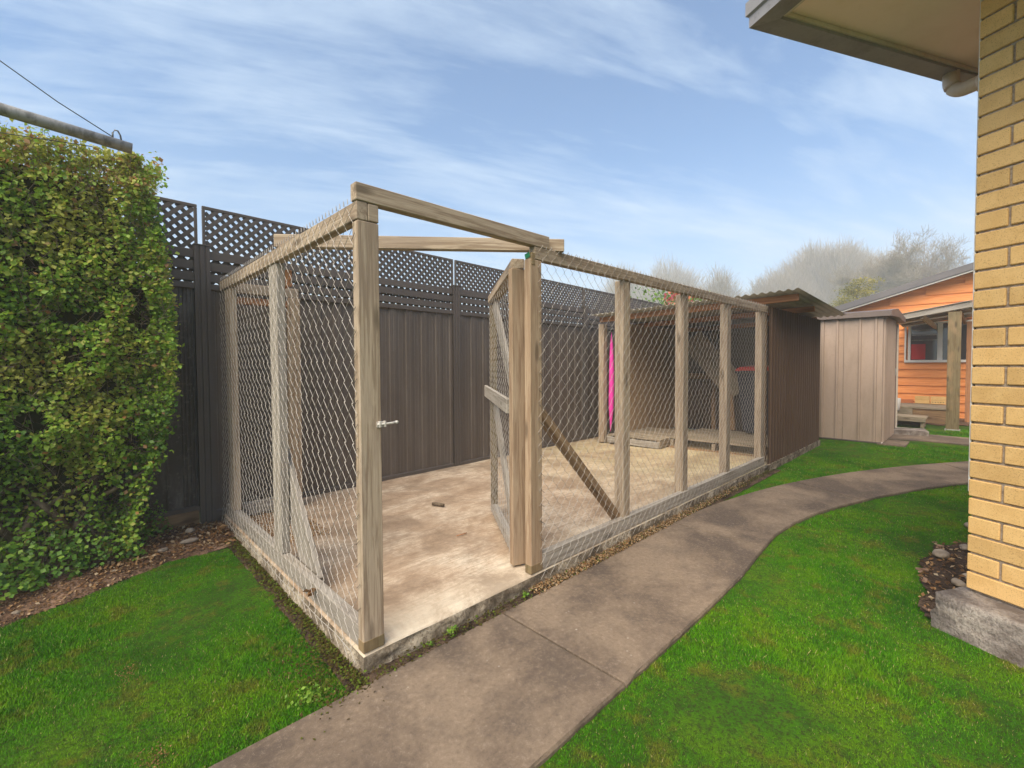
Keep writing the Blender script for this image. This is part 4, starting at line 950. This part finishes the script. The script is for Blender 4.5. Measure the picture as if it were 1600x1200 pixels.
# ------------------------------------------------------------------ hedge
hedge = empty('hedge', (-1.5, 2.0, 0.05), 'tall clipped green hedge with yellowing leaves in front of the fence', 'hedge')
def hedge_right(z): return np.interp(z, [0, 0.3, 0.6, 1.0, 1.5, 2.0, 2.25, 2.42], [-0.60, -0.56, -0.47, -0.39, -0.37, -0.42, -0.47, -0.52])
def hedge_front(x, z): 
    base = np.interp(z, [0, 0.35, 0.6, 0.8, 1.5, 2.2, 2.45], [2.02, 1.98, 1.88, 1.80, 1.74, 1.75, 1.82])
    return base
def n3(x, y, z, s): return np.array([mn.noise(Vector((a * s, b * s, c * s))) for a, b, c in zip(x, y, z)])
NL = 80000
z = rng.uniform(0.12, 2.44, NL); x = rng.uniform(-2.2, -0.30, NL); dep = np.abs(rng.normal(0, 0.055, NL))
xr = hedge_right(z); x = np.minimum(x, xr + rng.normal(0, 0.022, NL)); 
lump = n3(x, z, z * 0, 5.0) * 0.055 + n3(x, z, z * 0 + 4, 13.0) * 0.03
y = hedge_front(x, z) + dep - lump * 1.3 - 0.02
hole = n3(x, z, z * 0 + 8, 7.0); keep = (hole > -0.44) | (dep > 0.10); keep &= ~((z < 0.62) & (rng.random(NL) < 0.72) & (dep < 0.3))
top = rng.random(NL) < 0.10; z = np.where(top, 2.40 + rng.normal(0, 0.035, NL) + 0.03 * lump / 0.05 * 0.5, z); y = np.where(top, rng.uniform(1.74, 2.30, NL), y)
end = rng.random(NL) < 0.14; x = np.where(end & ~top, hedge_right(z) + rng.normal(0, 0.03, NL), x); y = np.where(end & ~top, rng.uniform(1.76, 2.30, NL), y)
P = np.stack([x, y, z], 1)[keep]; n = len(P)
Nr = np.stack([rng.normal(0, .7, n), -0.7 + rng.normal(0, .7, n), 0.55 + rng.normal(0, .6, n)], 1)
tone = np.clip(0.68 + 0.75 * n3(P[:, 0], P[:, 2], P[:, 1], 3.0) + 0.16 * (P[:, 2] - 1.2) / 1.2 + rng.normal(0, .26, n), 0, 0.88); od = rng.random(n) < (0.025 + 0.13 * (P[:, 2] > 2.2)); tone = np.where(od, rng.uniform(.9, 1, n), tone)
leaves('foliage', P, Nr, rng.uniform(0.012, 0.035, n), tone, M['hedge'], hedge, asp=0.75, kind='stuff')
# long stray shoots on the outline
A_ = []; B_ = []; LP = []; 
for k in range(110):
    if k < 60: p = Vector((rnd.uniform(-1.5, -0.48), rnd.uniform(1.75, 2.2), 2.40)); d = Vector((rnd.uniform(-.4, .4), rnd.uniform(-.3, .3), 1))
    else:
        zz = rnd.uniform(0.35, 2.3); p = Vector((float(hedge_right(zz)) - 0.02, rnd.uniform(1.75, 2.2), zz)); d = Vector((1, rnd.uniform(-.5, .3), rnd.uniform(-.1, .8)))
    d.normalize(); Lh = rnd.uniform(0.03, 0.11); q = p + d * Lh; A_.append(list(p)); B_.append(list(q))
    for j in range(int(Lh / 0.014)): LP.append(list(p + d * Lh * rnd.random() + Vector((rnd.gauss(0, .008), rnd.gauss(0, .008), rnd.gauss(0, .008)))))
strips('shoots', A_, B_, 0.003, 0.0015, np.full(len(A_), 0.5), M['twig'], hedge, 'stuff')
LP = np.array(LP); leaves('shoot_leaves', LP, rng.normal(size=(len(LP), 3)), rng.uniform(.012, .024, len(LP)), rng.uniform(.3, .95, len(LP)), M['hedge'], hedge, asp=0.7, kind='stuff')
nt_ = 4200; zz = rng.uniform(0.3, 2.4, nt_); xx = np.minimum(rng.uniform(-2.2, -0.32, nt_), hedge_right(zz) - 0.02); yy = hedge_front(xx, zz) + rng.uniform(-0.04, 0.10, nt_)
A_ = np.stack([xx, yy, zz], 1); D_ = np.stack([rng.normal(0, .5, nt_), -np.abs(rng.normal(0, .5, nt_)), rng.uniform(0.0, 1, nt_)], 1); D_ /= np.linalg.norm(D_, axis=1)[:, None]
strips('twigs', A_, A_ + D_ * rng.uniform(.04, .13, nt_)[:, None], 0.0035, 0.0015, rng.random(nt_), M['twig'], hedge, 'stuff')
# solid core closing the hedge, the shade of its depth put in the colour
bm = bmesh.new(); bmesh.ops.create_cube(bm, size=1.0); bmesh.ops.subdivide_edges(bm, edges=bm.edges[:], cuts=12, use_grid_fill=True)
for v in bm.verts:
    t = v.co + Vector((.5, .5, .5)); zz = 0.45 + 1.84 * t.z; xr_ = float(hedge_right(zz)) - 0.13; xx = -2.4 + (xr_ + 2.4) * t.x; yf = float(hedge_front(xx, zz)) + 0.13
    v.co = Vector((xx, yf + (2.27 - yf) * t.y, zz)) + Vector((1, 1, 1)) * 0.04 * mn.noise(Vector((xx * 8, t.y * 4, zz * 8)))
bm_obj('shade_core', bm, M['depth_shade'], hedge)
for (x0, zt) in ((-1.02, 0.7), (-1.35, 0.8), (-0.80, 0.75), (-1.8, 0.8)):
    tube('stem', [(x0, 2.05, 0.05), (x0 - 0.02, 2.02, 0.25), (x0 + 0.06, 2.0, 0.42), (x0 + 0.16, 2.02, zt)], [0.032, 0.026, 0.02, 0.012], M['bark'], hedge, seg=8)
    tube('stem', [(x0 - 0.02, 2.02, 0.25), (x0 - 0.10, 1.97, 0.40), (x0 - 0.22, 1.95, 0.58)], [0.022, 0.017, 0.01], M['bark'], hedge, seg=8)
    tube('stem', [(x0 + 0.06, 2.0, 0.42), (x0 + 0.2, 1.93, 0.50), (x0 + 0.36, 1.90, 0.62)], [0.016, 0.012, 0.007], M['bark'], hedge, seg=8)
# low leafy plants at the foot of the hedge, each plant its own thing
def plant(cx, cy, rx, h, nl, size, label, base=0.03):
    o = empty('ground_plant', (cx, cy, base), label, 'plant', 'leafy plants at the foot of the hedge')
    nl = int(nl * 1.5); a = rng.uniform(0, 2 * math.pi, nl); rr = np.sqrt(rng.random(nl)) * rx; hh = base + h * (1 - (rr / rx) ** 2 * 0.75) * rng.uniform(0.25, 1.0, nl)
    P = np.stack([cx + np.cos(a) * rr, cy + np.sin(a) * rr * 0.8, hh], 1); Nr = np.stack([np.cos(a) * .5 + rng.normal(0, .4, nl), np.sin(a) * .5 - 0.3 + rng.normal(0, .4, nl), np.full(nl, .8)], 1)
    leaves('foliage', P, Nr, rng.uniform(.5, 1.0, nl) * size, np.clip(rng.normal(.5, .3, nl), 0, 1), M['plant'], o, asp=0.9, kind='stuff')
    A = np.tile([cx, cy, base], (nl // 3, 1)) + rng.normal(0, rx * 0.3, (nl // 3, 3)) * np.array([1, 1, 0]); strips('stalks', A, P[:nl // 3], 0.003, 0.002, rng.random(nl // 3), M['twig'], o, 'stuff')
pl = [(-1.12, 1.80, 0.20, 0.34, 300, .040, 'broad-leaved plant lowest at the left edge of the picture'), (-0.93, 1.90, 0.19, 0.36, 420, .032, 'bushy leafy plant second from the left edge under the hedge'), (-0.74, 1.98, 0.19, 0.38, 430, .030, 'mid-green plant under the middle of the hedge'),
      (-0.62, 2.12, 0.16, 0.42, 420, .026, 'taller plant under the right end of the hedge'), (-0.43, 2.26, 0.11, 0.30, 170, .026, 'small leafy plant against the fence rail beside the hedge'), (-0.56, 1.93, 0.075, 0.09, 45, .034, 'tiny round-leaved plant at the edge of the bare soil'), (-1.45, 1.78, 0.25, 0.4, 300, .036, 'leafy plant beyond the left edge of the picture'), (-1.1, 2.05, 0.25, 0.5, 380, .032, 'dark leafy plant deep under the hedge')]
for p_ in pl: plant(*p_)

# ------------------------------------------------------------------ lawn grass
def lawn_ok(x, y):
    pr = np.interp(x, PRX, PRY)
    # left edge of the path in the bent part, from the sheared joints
    k = 0.21; xl = np.where(x > 2.7, (x + k * 2.7) / (1 + k) , x)
    plf = np.where(x < 2.7, -0.07, -0.07 - 0.062 * (x - 2.7) - 0.069 * (x - 2.7) ** 2)
    on_path = (y < plf + 0.012) & (y > pr - 0.004)
    on_slab = (x > -0.045) & (x < 7.08) & (y > -0.045) 
    on_gap = (x > -0.042 + 0.02 * np.sin(y * 9) + 0.015 * np.sin(y * 31)) & (x < 2.9) & (y > -0.9) & (y > -0.075) 
    nz = 0.03 * np.sin(x * 11) + 0.02 * np.sin(x * 23 + 1)
    on_soil = (y > np.interp(x, [-4, -1.07, -0.85, -0.6, -0.4, -0.1, 0.05], [1.2, 1.50, 1.58, 1.71, 1.82, 1.80, 1.75]) - 0.005 + nz)
    a = (x - HC.x) * ex.x + (y - HC.y) * ex.y; b = (x - HC.x) * ey.x + (y - HC.y) * ey.y
    lim = np.interp(a, [-0.3, 0.1, 0.5, 0.9, 1.3, 1.7], [0.05, 0.20, 0.46, 0.62, 0.52, 0.1]) + 0.03 * np.sin(a * 17)
    on_bed = (a > -0.13) & (b < lim) & (a < 1.7)
    in_house = (a > -0.185) & (b < 0.05)
    in_shed = (x > 7.68) & (x < 9.15) & (y > -0.93)
    on_strip = (x > 8.28) & (x < 9.45) & (y < -0.35)
    far = (x > 10.0) & ((y > -1.25) | (x > 10.6))
    return ~(on_path | on_slab | on_gap | on_soil | on_bed | in_house | in_shed | on_strip | far)
def blades(x0, x1, y0, y1, dens, hmin, hmax, w):
    n = int((x1 - x0) * (y1 - y0) * dens); x = rng.uniform(x0, x1, n); y = rng.uniform(y0, y1, n)
    k = lawn_ok(x, y)
    # keep only what lies in or near the field of view
    vx = x - CAM.x; vy = y - CAM.y; fz = vx * fwd.x + vy * fwd.y; rx = vx * rgt.x + vy * rgt.y
    k &= (fz > 0.7) & (np.abs(rx) < fz * 1.5 + 0.6)
    bare = n3(x[k], y[k], x[k] * 0 + 2, 2.6)
    x = x[k]; y = y[k]; sel = bare > -0.95 + rng.random(len(x)) * 0.05; x = x[sel]; y = y[sel]; bare = bare[sel]; n = len(x)
    h = rng.uniform(hmin, hmax, n) * np.clip(0.85 + bare * 0.6, 0.45, 1.3); a = rng.uniform(0, 2 * math.pi, n); t = rng.uniform(0.2, 1.1, n) * h
    b0 = np.stack([x - np.cos(a) * w / 2, y - np.sin(a) * w / 2, np.full(n, 0.002)], 1); b1 = np.stack([x + np.cos(a) * w / 2, y + np.sin(a) * w / 2, np.full(n, 0.002)], 1)
    a2 = rng.uniform(0, 2 * math.pi, n); tp = np.stack([x + np.cos(a2) * t, y + np.sin(a2) * t, 0.004 + h], 1)
    return np.stack([b0, b1, tp], 1).reshape(-1, 3), np.repeat(np.clip(rng.normal(.45, .25, n), 0, 1), 3)
VS = []; TS = []
for args in ((-1.7, 0.2, -0.3, 2.0, 60000, .006, .013, .0028), (-0.2, 2.8, -2.4, -0.65, 60000, .006, .014, .0028), (2.8, 5.0, -2.6, -0.1, 24000, .008, .017, .0040), (5.0, 8.5, -3.2, -0.0, 10000, .010, .020, .0065), (8.5, 10.8, -3.0, -0.1, 4500, .014, .028, .009)):
    v, t = blades(*args); VS.append(v); TS.append(t)
VS = np.concatenate(VS); TS = np.concatenate(TS)
gr = raw_tris('grass', VS, np.arange(len(VS)), TS, M['grass'], None, 'stuff'); props(gr, 'short bright green mown grass of the lawns', 'grass')

# moss, litter, chips and stones
def scatter(name, n, fn, size, tones, mat, label, cat, up=0.8):
    P = np.array([fn() for _ in range(n)]); Nr = np.stack([rng.normal(0, .5, n), rng.normal(0, .5, n), np.full(n, up)], 1)
    o = leaves(name, P, Nr, rng.uniform(size[0], size[1], n), rng.uniform(tones[0], tones[1], n), mat, None, asp=0.6, kind='stuff'); return props(o, label, cat)
def f_bed():
    while True:
        x = rnd.uniform(-0.72, -0.03); y = rnd.uniform(1.75, 2.32)
        if y > soil_edge(x) + 0.03: return (x, y, bedz(x, y) + rnd.uniform(0.003, 0.015))
scatter('leaf_litter', 1500, f_bed, (0.012, 0.034), (0, 1), M['litter'], 'fallen brown leaves scattered in the corner by the fence', 'leaf litter')
def f_bark():
    while True:
        x = rnd.uniform(-1.6, -0.3); y = rnd.uniform(1.4, 2.0)
        if soil_edge(x) < y < soil_edge(x) + 0.22: return (x, y, bedz(x, y) + rnd.uniform(0.0, 0.008))
scatter('bark_chips', 1400, f_bark, (0.008, 0.026), (0.1, 1), M['litter'], 'pale bark flakes along the edge of the left lawn', 'bark chips')
def f_moss(): 
    y = rnd.uniform(-0.1, 1.95); return (-0.015 - abs(rnd.gauss(0, 0.03)), y, 0.018 + rnd.random() * 0.012)
scatter('moss', 4200, f_moss, (0.006, 0.018), (0, 1), M['moss'], 'brown moss and debris along the left slab edge', 'moss')
def f_gap(): 
    return (rnd.uniform(-0.2, 4.8), rnd.uniform(-0.085, -0.012), 0.024 + rnd.random() * 0.012)
scatter('edge_debris', 2400, f_gap, (0.006, 0.018), (0, 1), M['moss'], 'moss and crumbs in the joint between slab and path', 'debris')
def f_rb():
    while True:
        x = rnd.uniform(1.9, 4.2); y = rnd.uniform(-2.6, -1.0)
        if rb(x, y): return (x, y, 0.028 + rnd.random() * 0.012)
scatter('wall_litter', 1500, f_rb, (0.01, 0.035), (0, 1), M['litter'], 'dry leaf scraps in the soil beside the brick wall', 'leaf litter')
scatter('moss_patch', 900, lambda: (rnd.gauss(-0.10, 0.09), rnd.gauss(0.16, 0.14), 0.02 + rnd.random() * 0.012), (0.006, 0.016), (0, .9), M['moss'], 'brown moss patch at the near corner of the slab', 'moss')
def weed(x, y, z, r_, n, label):
    o = empty('weed', (x, y, z), label, 'weed', 'weeds in the joint along the slab')
    P = np.array([(x + rnd.gauss(0, r_), y + rnd.gauss(0, r_ * .5), z + abs(rnd.gauss(0, r_ * .6))) for _ in range(n)]); leaves('foliage', P, rng.normal(size=(n, 3)) + np.array([0, -.3, .8]), rng.uniform(.008, .02, n), rng.uniform(.4, 1, n), M['plant'], o, kind='stuff')
weed(0.40, -0.035, 0.03, 0.016, 45, 'small green weed midway along the open doorway edge'); weed(0.28, -0.04, 0.028, 0.012, 30, 'smallest weed nearest the near slab corner'); weed(0.86, -0.045, 0.03, 0.013, 30, 'small weed below the open gate post')
weed(-0.20, 0.02, 0.008, 0.035, 130, 'patch of broad-leaved clover at the tip of the left lawn')
def stone(x, y, z, sx, sy, sz, label, mat='stone', cat='stone', name='stone', grp='stones lying on the bare soil', rot=None):
    bm = bmesh.new(); bmesh.ops.create_icosphere(bm, subdivisions=3, radius=1.0)
    sd_ = Vector((rnd.random() * 9, rnd.random() * 9, 0))
    for v in bm.verts: v.co = v.co * (1 + 0.22 * mn.noise(v.co * 1.4 + sd_)); v.co.x *= sx; v.co.y *= sy; v.co.z *= sz
    o = bm_obj(name, bm, M[mat], None, Matrix.Translation((x, y, z)) @ Matrix.Rotation(rnd.uniform(-.5, .5) if rot is None else rot, 4, 'Z'), smooth=True)
    return props(o, label, cat, grp)
stone(-0.265, 1.99, 0.055, 0.052, 0.022, 0.015, 'long pale flat stone near the corner fence post', rot=0.0)
stone(-0.41, 1.955, 0.045, 0.032, 0.018, 0.013, 'smaller pale stone left of the long flat stone')
stone(-0.24, 2.15, 0.075, 0.026, 0.025, 0.020, 'rounded stone closest to the dark fence')
stone(-0.655, 1.80, 0.035, 0.026, 0.02, 0.012, 'whitish lump on the bare strip left of the leaf litter')
stone(-1.02, 1.575, 0.028, 0.020, 0.015, 0.010, 'small pale pebble far left on the bare strip')
for i_, (x_, y_, s_, lb_) in enumerate([(3.02, -1.50, .05, 'large grey stone at the tip of the soil patch by the brick wall'), (3.28, -1.60, .035, 'grey stone just behind the largest one by the brick wall'), (3.85, -1.62, .045, 'farthest stone in the soil patch by the brick wall'), (2.60, -1.585, .034, 'rounded stone nearest the house footing'), (2.75, -1.62, .03, 'small stone second from the house footing'), (3.5, -1.72, .03, 'small stone half hidden behind the brick corner'), (2.52, -1.64, .022, 'chunk of stone touching the brick wall')]):
    stone(x_, y_, 0.028 + s_ * 0.25, s_ * 1.2, s_ * 0.8, s_ * 0.5, lb_, grp='stones in the soil patch beside the brick wall')
ch_me = box_mesh(0.045, 0.018, 0.010, M['chip'], 0.002)
for k in range(90):
    x_, y_, z_ = f_rb(); o = bpy.data.objects.new('wood_chip', ch_me); place(o, Matrix.Translation((x_, y_, 0.03 + rnd.random() * 0.012)) @ Matrix.Rotation(rnd.uniform(0, 6.3), 4, 'Z') @ Matrix.Rotation(rnd.uniform(-.3, .3), 4, 'X') @ Matrix.Scale(rnd.uniform(.6, 1.3), 4), None); props(o, 'brown wood chip in the soil patch beside the brick wall', 'wood chip', 'wood chips beside the brick wall')
# gravel in the rear left corner of the run
gv = []
def f_gr(): return (rnd.uniform(0.07, 0.42), rnd.uniform(1.35, 2.09), ZS + 0.008 + rnd.random() * 0.01)
n = 1500; P = np.array([f_gr() for _ in range(n)]); o = leaves('gravel', P, rng.normal(size=(n, 3)) + np.array([0, 0, .6]), rng.uniform(.008, .016, n), rng.uniform(0.3, 1, n), M['litter'], None, asp=.9, kind='stuff', bend=1.2); props(o, 'fine reddish gravel in the far left corner of the run', 'gravel')
n = 2600; P = np.stack([1.3 + rng.random(n) * 2.4, rng.uniform(-0.085, -0.008, n), 0.026 + rng.random(n) * 0.014], 1); P[:, 0] = 0.9 + rng.beta(1.2, 2.5, n) * 3.6
o = leaves('pebbles', P, rng.normal(size=(n, 3)) + np.array([0, -.2, .6]), rng.uniform(.006, .014, n), rng.uniform(.5, 1, n), M['litter'], None, asp=.9, kind='stuff', bend=1.4); props(o, 'exposed pebbles between path and slab below the front net', 'pebbles')
sk = tube('stick', [(1.255, 1.395, ZS + 0.010), (1.275, 1.36, ZS + 0.012), (1.30, 1.30, ZS + 0.010)], [0.012, 0.014, 0.013], M['bark'], None, seg=8); props(sk, 'short brown stick lying on the slab inside the doorway', 'stick')
tw = tube('twig', [(0.99, 0.72, ZS + 0.006), (1.03, 0.71, ZS + 0.009), (1.07, 0.715, ZS + 0.006)], 0.003, M['timber_orange'], None, seg=6); props(tw, 'thin reddish twig on the slab near the gate', 'twig')
def dead_leaf(x, y, z, s, label, tone=0.6):
    P = np.array([[x, y, z], [x + s * .25, y + s * .1, z + s * .15], [x - s * .2, y + s * .2, z + s * .1], [x, y - s * .25, z + s * .1]]); o = leaves('dead_leaf', P, rng.normal(size=(4, 3)) * .4 + np.array([0, 0, 1]), np.full(4, s), np.array([tone, tone + .15, tone - .1, tone + .1]), M['litter'], None, asp=.7, bend=.6); props(o, label, 'dead leaf', 'curled dead leaves')
dead_leaf(-0.075, 2.03, 0.075, 0.07, 'large curled tan leaf at the back left corner of the run'); dead_leaf(-0.02, 0.50, 0.16, 0.05, 'crumpled brown leaf caught in the wire at the left plate', .5)
scatter('dry_patch', 160, lambda: (rnd.gauss(-0.66, 0.014), rnd.gauss(0.66, 0.040), 0.006 + rnd.random() * .008), (0.003, 0.009), (.2, .7), M['litter'], 'small dry brown patch in the left lawn', 'dry grass')
scatter('dry_patch', 160, lambda: (rnd.gauss(-0.63, 0.02), rnd.gauss(0.10, 0.03), 0.006 + rnd.random() * .008), (0.003, 0.009), (.2, .7), M['litter'], 'dry patch at the bottom edge of the left lawn', 'dry grass')

# ------------------------------------------------------------------ trees beyond
def branching(base, h, spread, n_lv, seed, gnarl=0.25, up=0.6, first=0.28):
    rr = random.Random(seed); A = []; B = []; W0 = []; W1 = []
    def grow(p, d, L, w, lv):
        segs = 3; q = p
        for s in range(segs):
            d = (d + Vector((rr.gauss(0, gnarl), rr.gauss(0, gnarl), rr.gauss(0, gnarl) * .5 + 0.03))).normalized(); q2 = q + d * L / segs
            A.append(list(q)); B.append(list(q2)); W0.append(w * (1 - s / segs * .35)); W1.append(w * (1 - (s + 1) / segs * .35)); q = q2
            if lv < n_lv:
                for _ in range(2 if lv > 0 else 2):
                    nd = (d * 0.75 + Vector((rr.gauss(0, 1), rr.gauss(0, 1), rr.gauss(0, .5) + up * 0.5)) * spread).normalized()
                    grow(q, nd, L * rr.uniform(.52, .78), w * .52, lv + 1)
    grow(Vector(base), Vector((0, 0, 1)), h * first * 1.3, h * 0.028, 0)
    return np.array(A), np.array(B), np.array(W0), np.array(W1)
def bare_tree(base, h, label, seed, spread=0.6, lv=5, wmin=0.02, cat='tree', fit=None, name='bare_tree'):
    A, B, w0, w1 = branching(base, h, spread, lv, seed)
    # scale to the wanted height and width
    top = B[:, 2].max(); k = (h - 0) / top; bx = np.array(base, float)
    for Q in (A, B):
        Q[:, 2] *= k
        if fit:
            r = np.abs((B[:, :2] - bx[:2])).max() if Q is B else None
    if fit:
        r = np.percentile(np.linalg.norm(B[:, :2] - bx[:2], axis=1), 97); s = fit / r
        for Q in (A, B): Q[:, :2] = bx[:2] + (Q[:, :2] - bx[:2]) * s
    o = empty(name, base, label, cat)
    big = w0 > h * 0.008
    strips('trunk', A[big], B[big], np.maximum(w0[big], wmin), np.maximum(w1[big], wmin), np.full(big.sum(), .3), M['twig'], o)
    sm = ~big; strips('branches', A[sm], B[sm], np.maximum(w0[sm], wmin), np.maximum(w1[sm], wmin), rng.random(sm.sum()), M['misttwig'], o, 'stuff')
    return o
def dir_px(px): # horizontal direction through picture column
    v = fwd + rgt * ((px - 800) / 705); return v.normalized() / 1.0, 1.0 / v.normalized().dot(fwd)
def far_pt(px, dist): v = (fwd + rgt * ((px - 800) / 705)) * dist; return (CAM.x + v.x, CAM.y + v.y, 0.0)
def dome_tree(px, dist, rx, h, n, label, seed, wmin=0.05, name='willow_tree', upright=0.9, tone=(0, 1)):
    """leafless crown of fine upright twigs on limbs"""
    r_ = np.random.default_rng(seed); bx = np.array(far_pt(px, dist)); o = empty(name, bx, label, 'tree')
    A, B, w0, w1 = branching((0, 0, 0), h * .75, 0.55, 3, seed, gnarl=.16); k = h * .8 / B[:, 2].max(); s = rx * .75 / np.abs(B[:, :2]).max()
    A = A * np.array([s, s, k]) + bx; B = B * np.array([s, s, k]) + bx
    strips('trunk', A, B, np.maximum(w0, wmin * 2.5), np.maximum(w1, wmin * 2), np.full(len(A), .2), M['misttwig'], o)
    th = r_.uniform(0, 2 * math.pi, n); cz = r_.random(n) ** .7; el = np.arcsin(np.clip(cz, 0, 1)); rad = r_.uniform(.45, .95, n)
    nz = np.array([mn.noise(Vector((math.cos(a) * 2 + seed, math.sin(a) * 2, e * 2.5))) for a, e in zip(th, el)]); rad = rad * (1 + .22 * nz)
    P = np.stack([np.cos(th) * np.cos(el) * rx * rad, np.sin(th) * np.cos(el) * rx * rad, h * .12 + np.sin(el) * h * .80 * rad], 1)
    D = np.stack([np.cos(th) * np.cos(el) * .6 + r_.normal(0, .25, n), np.sin(th) * np.cos(el) * .6 + r_.normal(0, .25, n), np.full(n, upright) * r_.uniform(.5, 1.2, n)], 1); D /= np.linalg.norm(D, axis=1)[:, None]
    L = r_.uniform(.05, .13, n)[:, None] * h
    strips('twigs', P + bx, P + bx + D * L, wmin, wmin * .4, r_.uniform(tone[0], tone[1], n), M['misttwig'], o, 'stuff'); return o
dome_tree(1288, 84, 12.5, 24.0, 60000, 'large misty rounded tree mass left of the bare tree', 11, .06)
dome_tree(1215, 80, 8.5, 18.0, 26000, 'lower misty tree at the left foot of the large mass', 12, .055)
dome_tree(1366, 88, 9, 23.6, 30000, 'tall misty tree directly behind the bare tree', 13, .06)
dome_tree(1120, 70, 4.2, 16.6, 9000, 'small misty bare tree between the two tree masses', 14, .045)
dome_tree(1045, 105, 9.5, 26.5, 22000, 'faint misty trees low above the front rail', 15, .06)
dome_tree(975, 112, 8.0, 26.5, 14000, 'faintest misty tree at the left end of the row', 16, .06)
dome_tree(1165, 76, 3.5, 12.0, 6000, 'low misty scrub right of the small bare tree', 18, .045)
dome_tree(1445, 84, 7, 15.0, 14000, 'low misty tree behind the orange roof', 19, .05)
bare_tree(far_pt(1415, 46), 14.6, 'bare branching tree rising behind the orange house roof', 5, spread=.66, lv=6, wmin=.017, fit=5.2)
# golden conifers
def golden_tree(px, dist, h, rx, n, label, seed):
    r_ = np.random.default_rng(seed); bx = np.array(far_pt(px, dist)); o = empty('golden_conifer', bx, label, 'tree')
    tube('trunk', [tuple(bx), tuple(bx + np.array([0, 0, h * .8]))], [.12, .04], M['bark'], o, seg=8)
    nb = 46; C = np.stack([r_.normal(0, rx * .45, nb), r_.normal(0, rx * .45, nb), h * (.45 + .5 * r_.random(nb))], 1); C[:, :2] *= (1.25 - (C[:, 2:3] / h)) * 1.5
    i = r_.integers(0, nb, n); P = C[i] + r_.normal(0, 1, (n, 3)) * np.array([rx * .16, rx * .16, rx * .09]) + bx
    leaves('crown', P, r_.normal(size=(n, 3)) + np.array([0, 0, .7]), r_.uniform(.05, .13, n), np.clip(.25 + .5 * r_.random(nb)[i] + r_.normal(0, .15, n), 0, 1), M['golden'], o, asp=.5, kind='stuff')
golden_tree(1336, 24, 5.95, 1.30, 9000, 'golden-green conifer rising behind the tan shed roof', 3)
golden_tree(1394, 27, 5.75, 0.7, 3600, 'small golden shrub top just above the orange roof edge', 4)
# flowering climber beyond the fence
fx = empty('flowering_shrub', (9.3, 3.3, 0), 'shrub with pink and orange blossoms above the lean-to roof', 'shrub')
n = 3200; P = np.stack([rng.uniform(8.0, 12.6, n), 3.25 + rng.normal(0, .22, n), 1.4 + 1.42 * rng.random(n) ** .6], 1); P[:, 2] += .14 * np.sin(P[:, 0] * 4)
leaves('foliage', P, rng.normal(size=(n, 3)) + np.array([-.3, -.5, .5]), rng.uniform(.05, .11, n), np.clip(rng.normal(.5, .25, n), 0, 1), M['plant'], fx, kind='stuff')
for k in range(60):
    q = Vector((rnd.uniform(8.5, 9.9), 3.08 + rnd.gauss(0, .05), rnd.uniform(2.42, 2.90))); m_ = 7
    Pk = np.array([list(q + Vector((rnd.gauss(0, .03), rnd.gauss(0, .03), rnd.gauss(0, .03)))) for _ in range(m_)]); leaves('blossom', Pk, rng.normal(size=(m_, 3)), np.full(m_, .085), np.full(m_, rnd.random()), M['flower'], fx, asp=.9)
tube('stem', [(9.3, 3.3, 0), (9.3, 3.3, 2.2)], [.05, .02], M['bark'], fx, seg=8)

# ------------------------------------------------------------------ haze
hz_ = mesh_obj('haze', [(x, y, z) for x in (-152, 152) for y in (-152, 152) for z in (-1.2, 28.5)], [(0, 1, 3, 2), (4, 6, 7, 5), (0, 4, 5, 1), (2, 3, 7, 6), (0, 2, 6, 4), (1, 5, 7, 3)], bpy.data.materials.new('morning mist'))
hm = hz_.data.materials[0]; hm.use_nodes = True; t = hm.node_tree; t.nodes.clear(); o_ = t.nodes.new('ShaderNodeOutputMaterial'); pvn = t.nodes.new('ShaderNodeVolumePrincipled')
pvn.inputs['Density'].default_value = 0.0050; pvn.inputs['Color'].default_value = (0.90, 0.92, 0.95, 1); pvn.inputs['Anisotropy'].default_value = 0.0
t.links.new(pvn.outputs[0], o_.inputs['Volume'])
props(hz_, 'pale morning mist fading the far trees', kind='stuff')
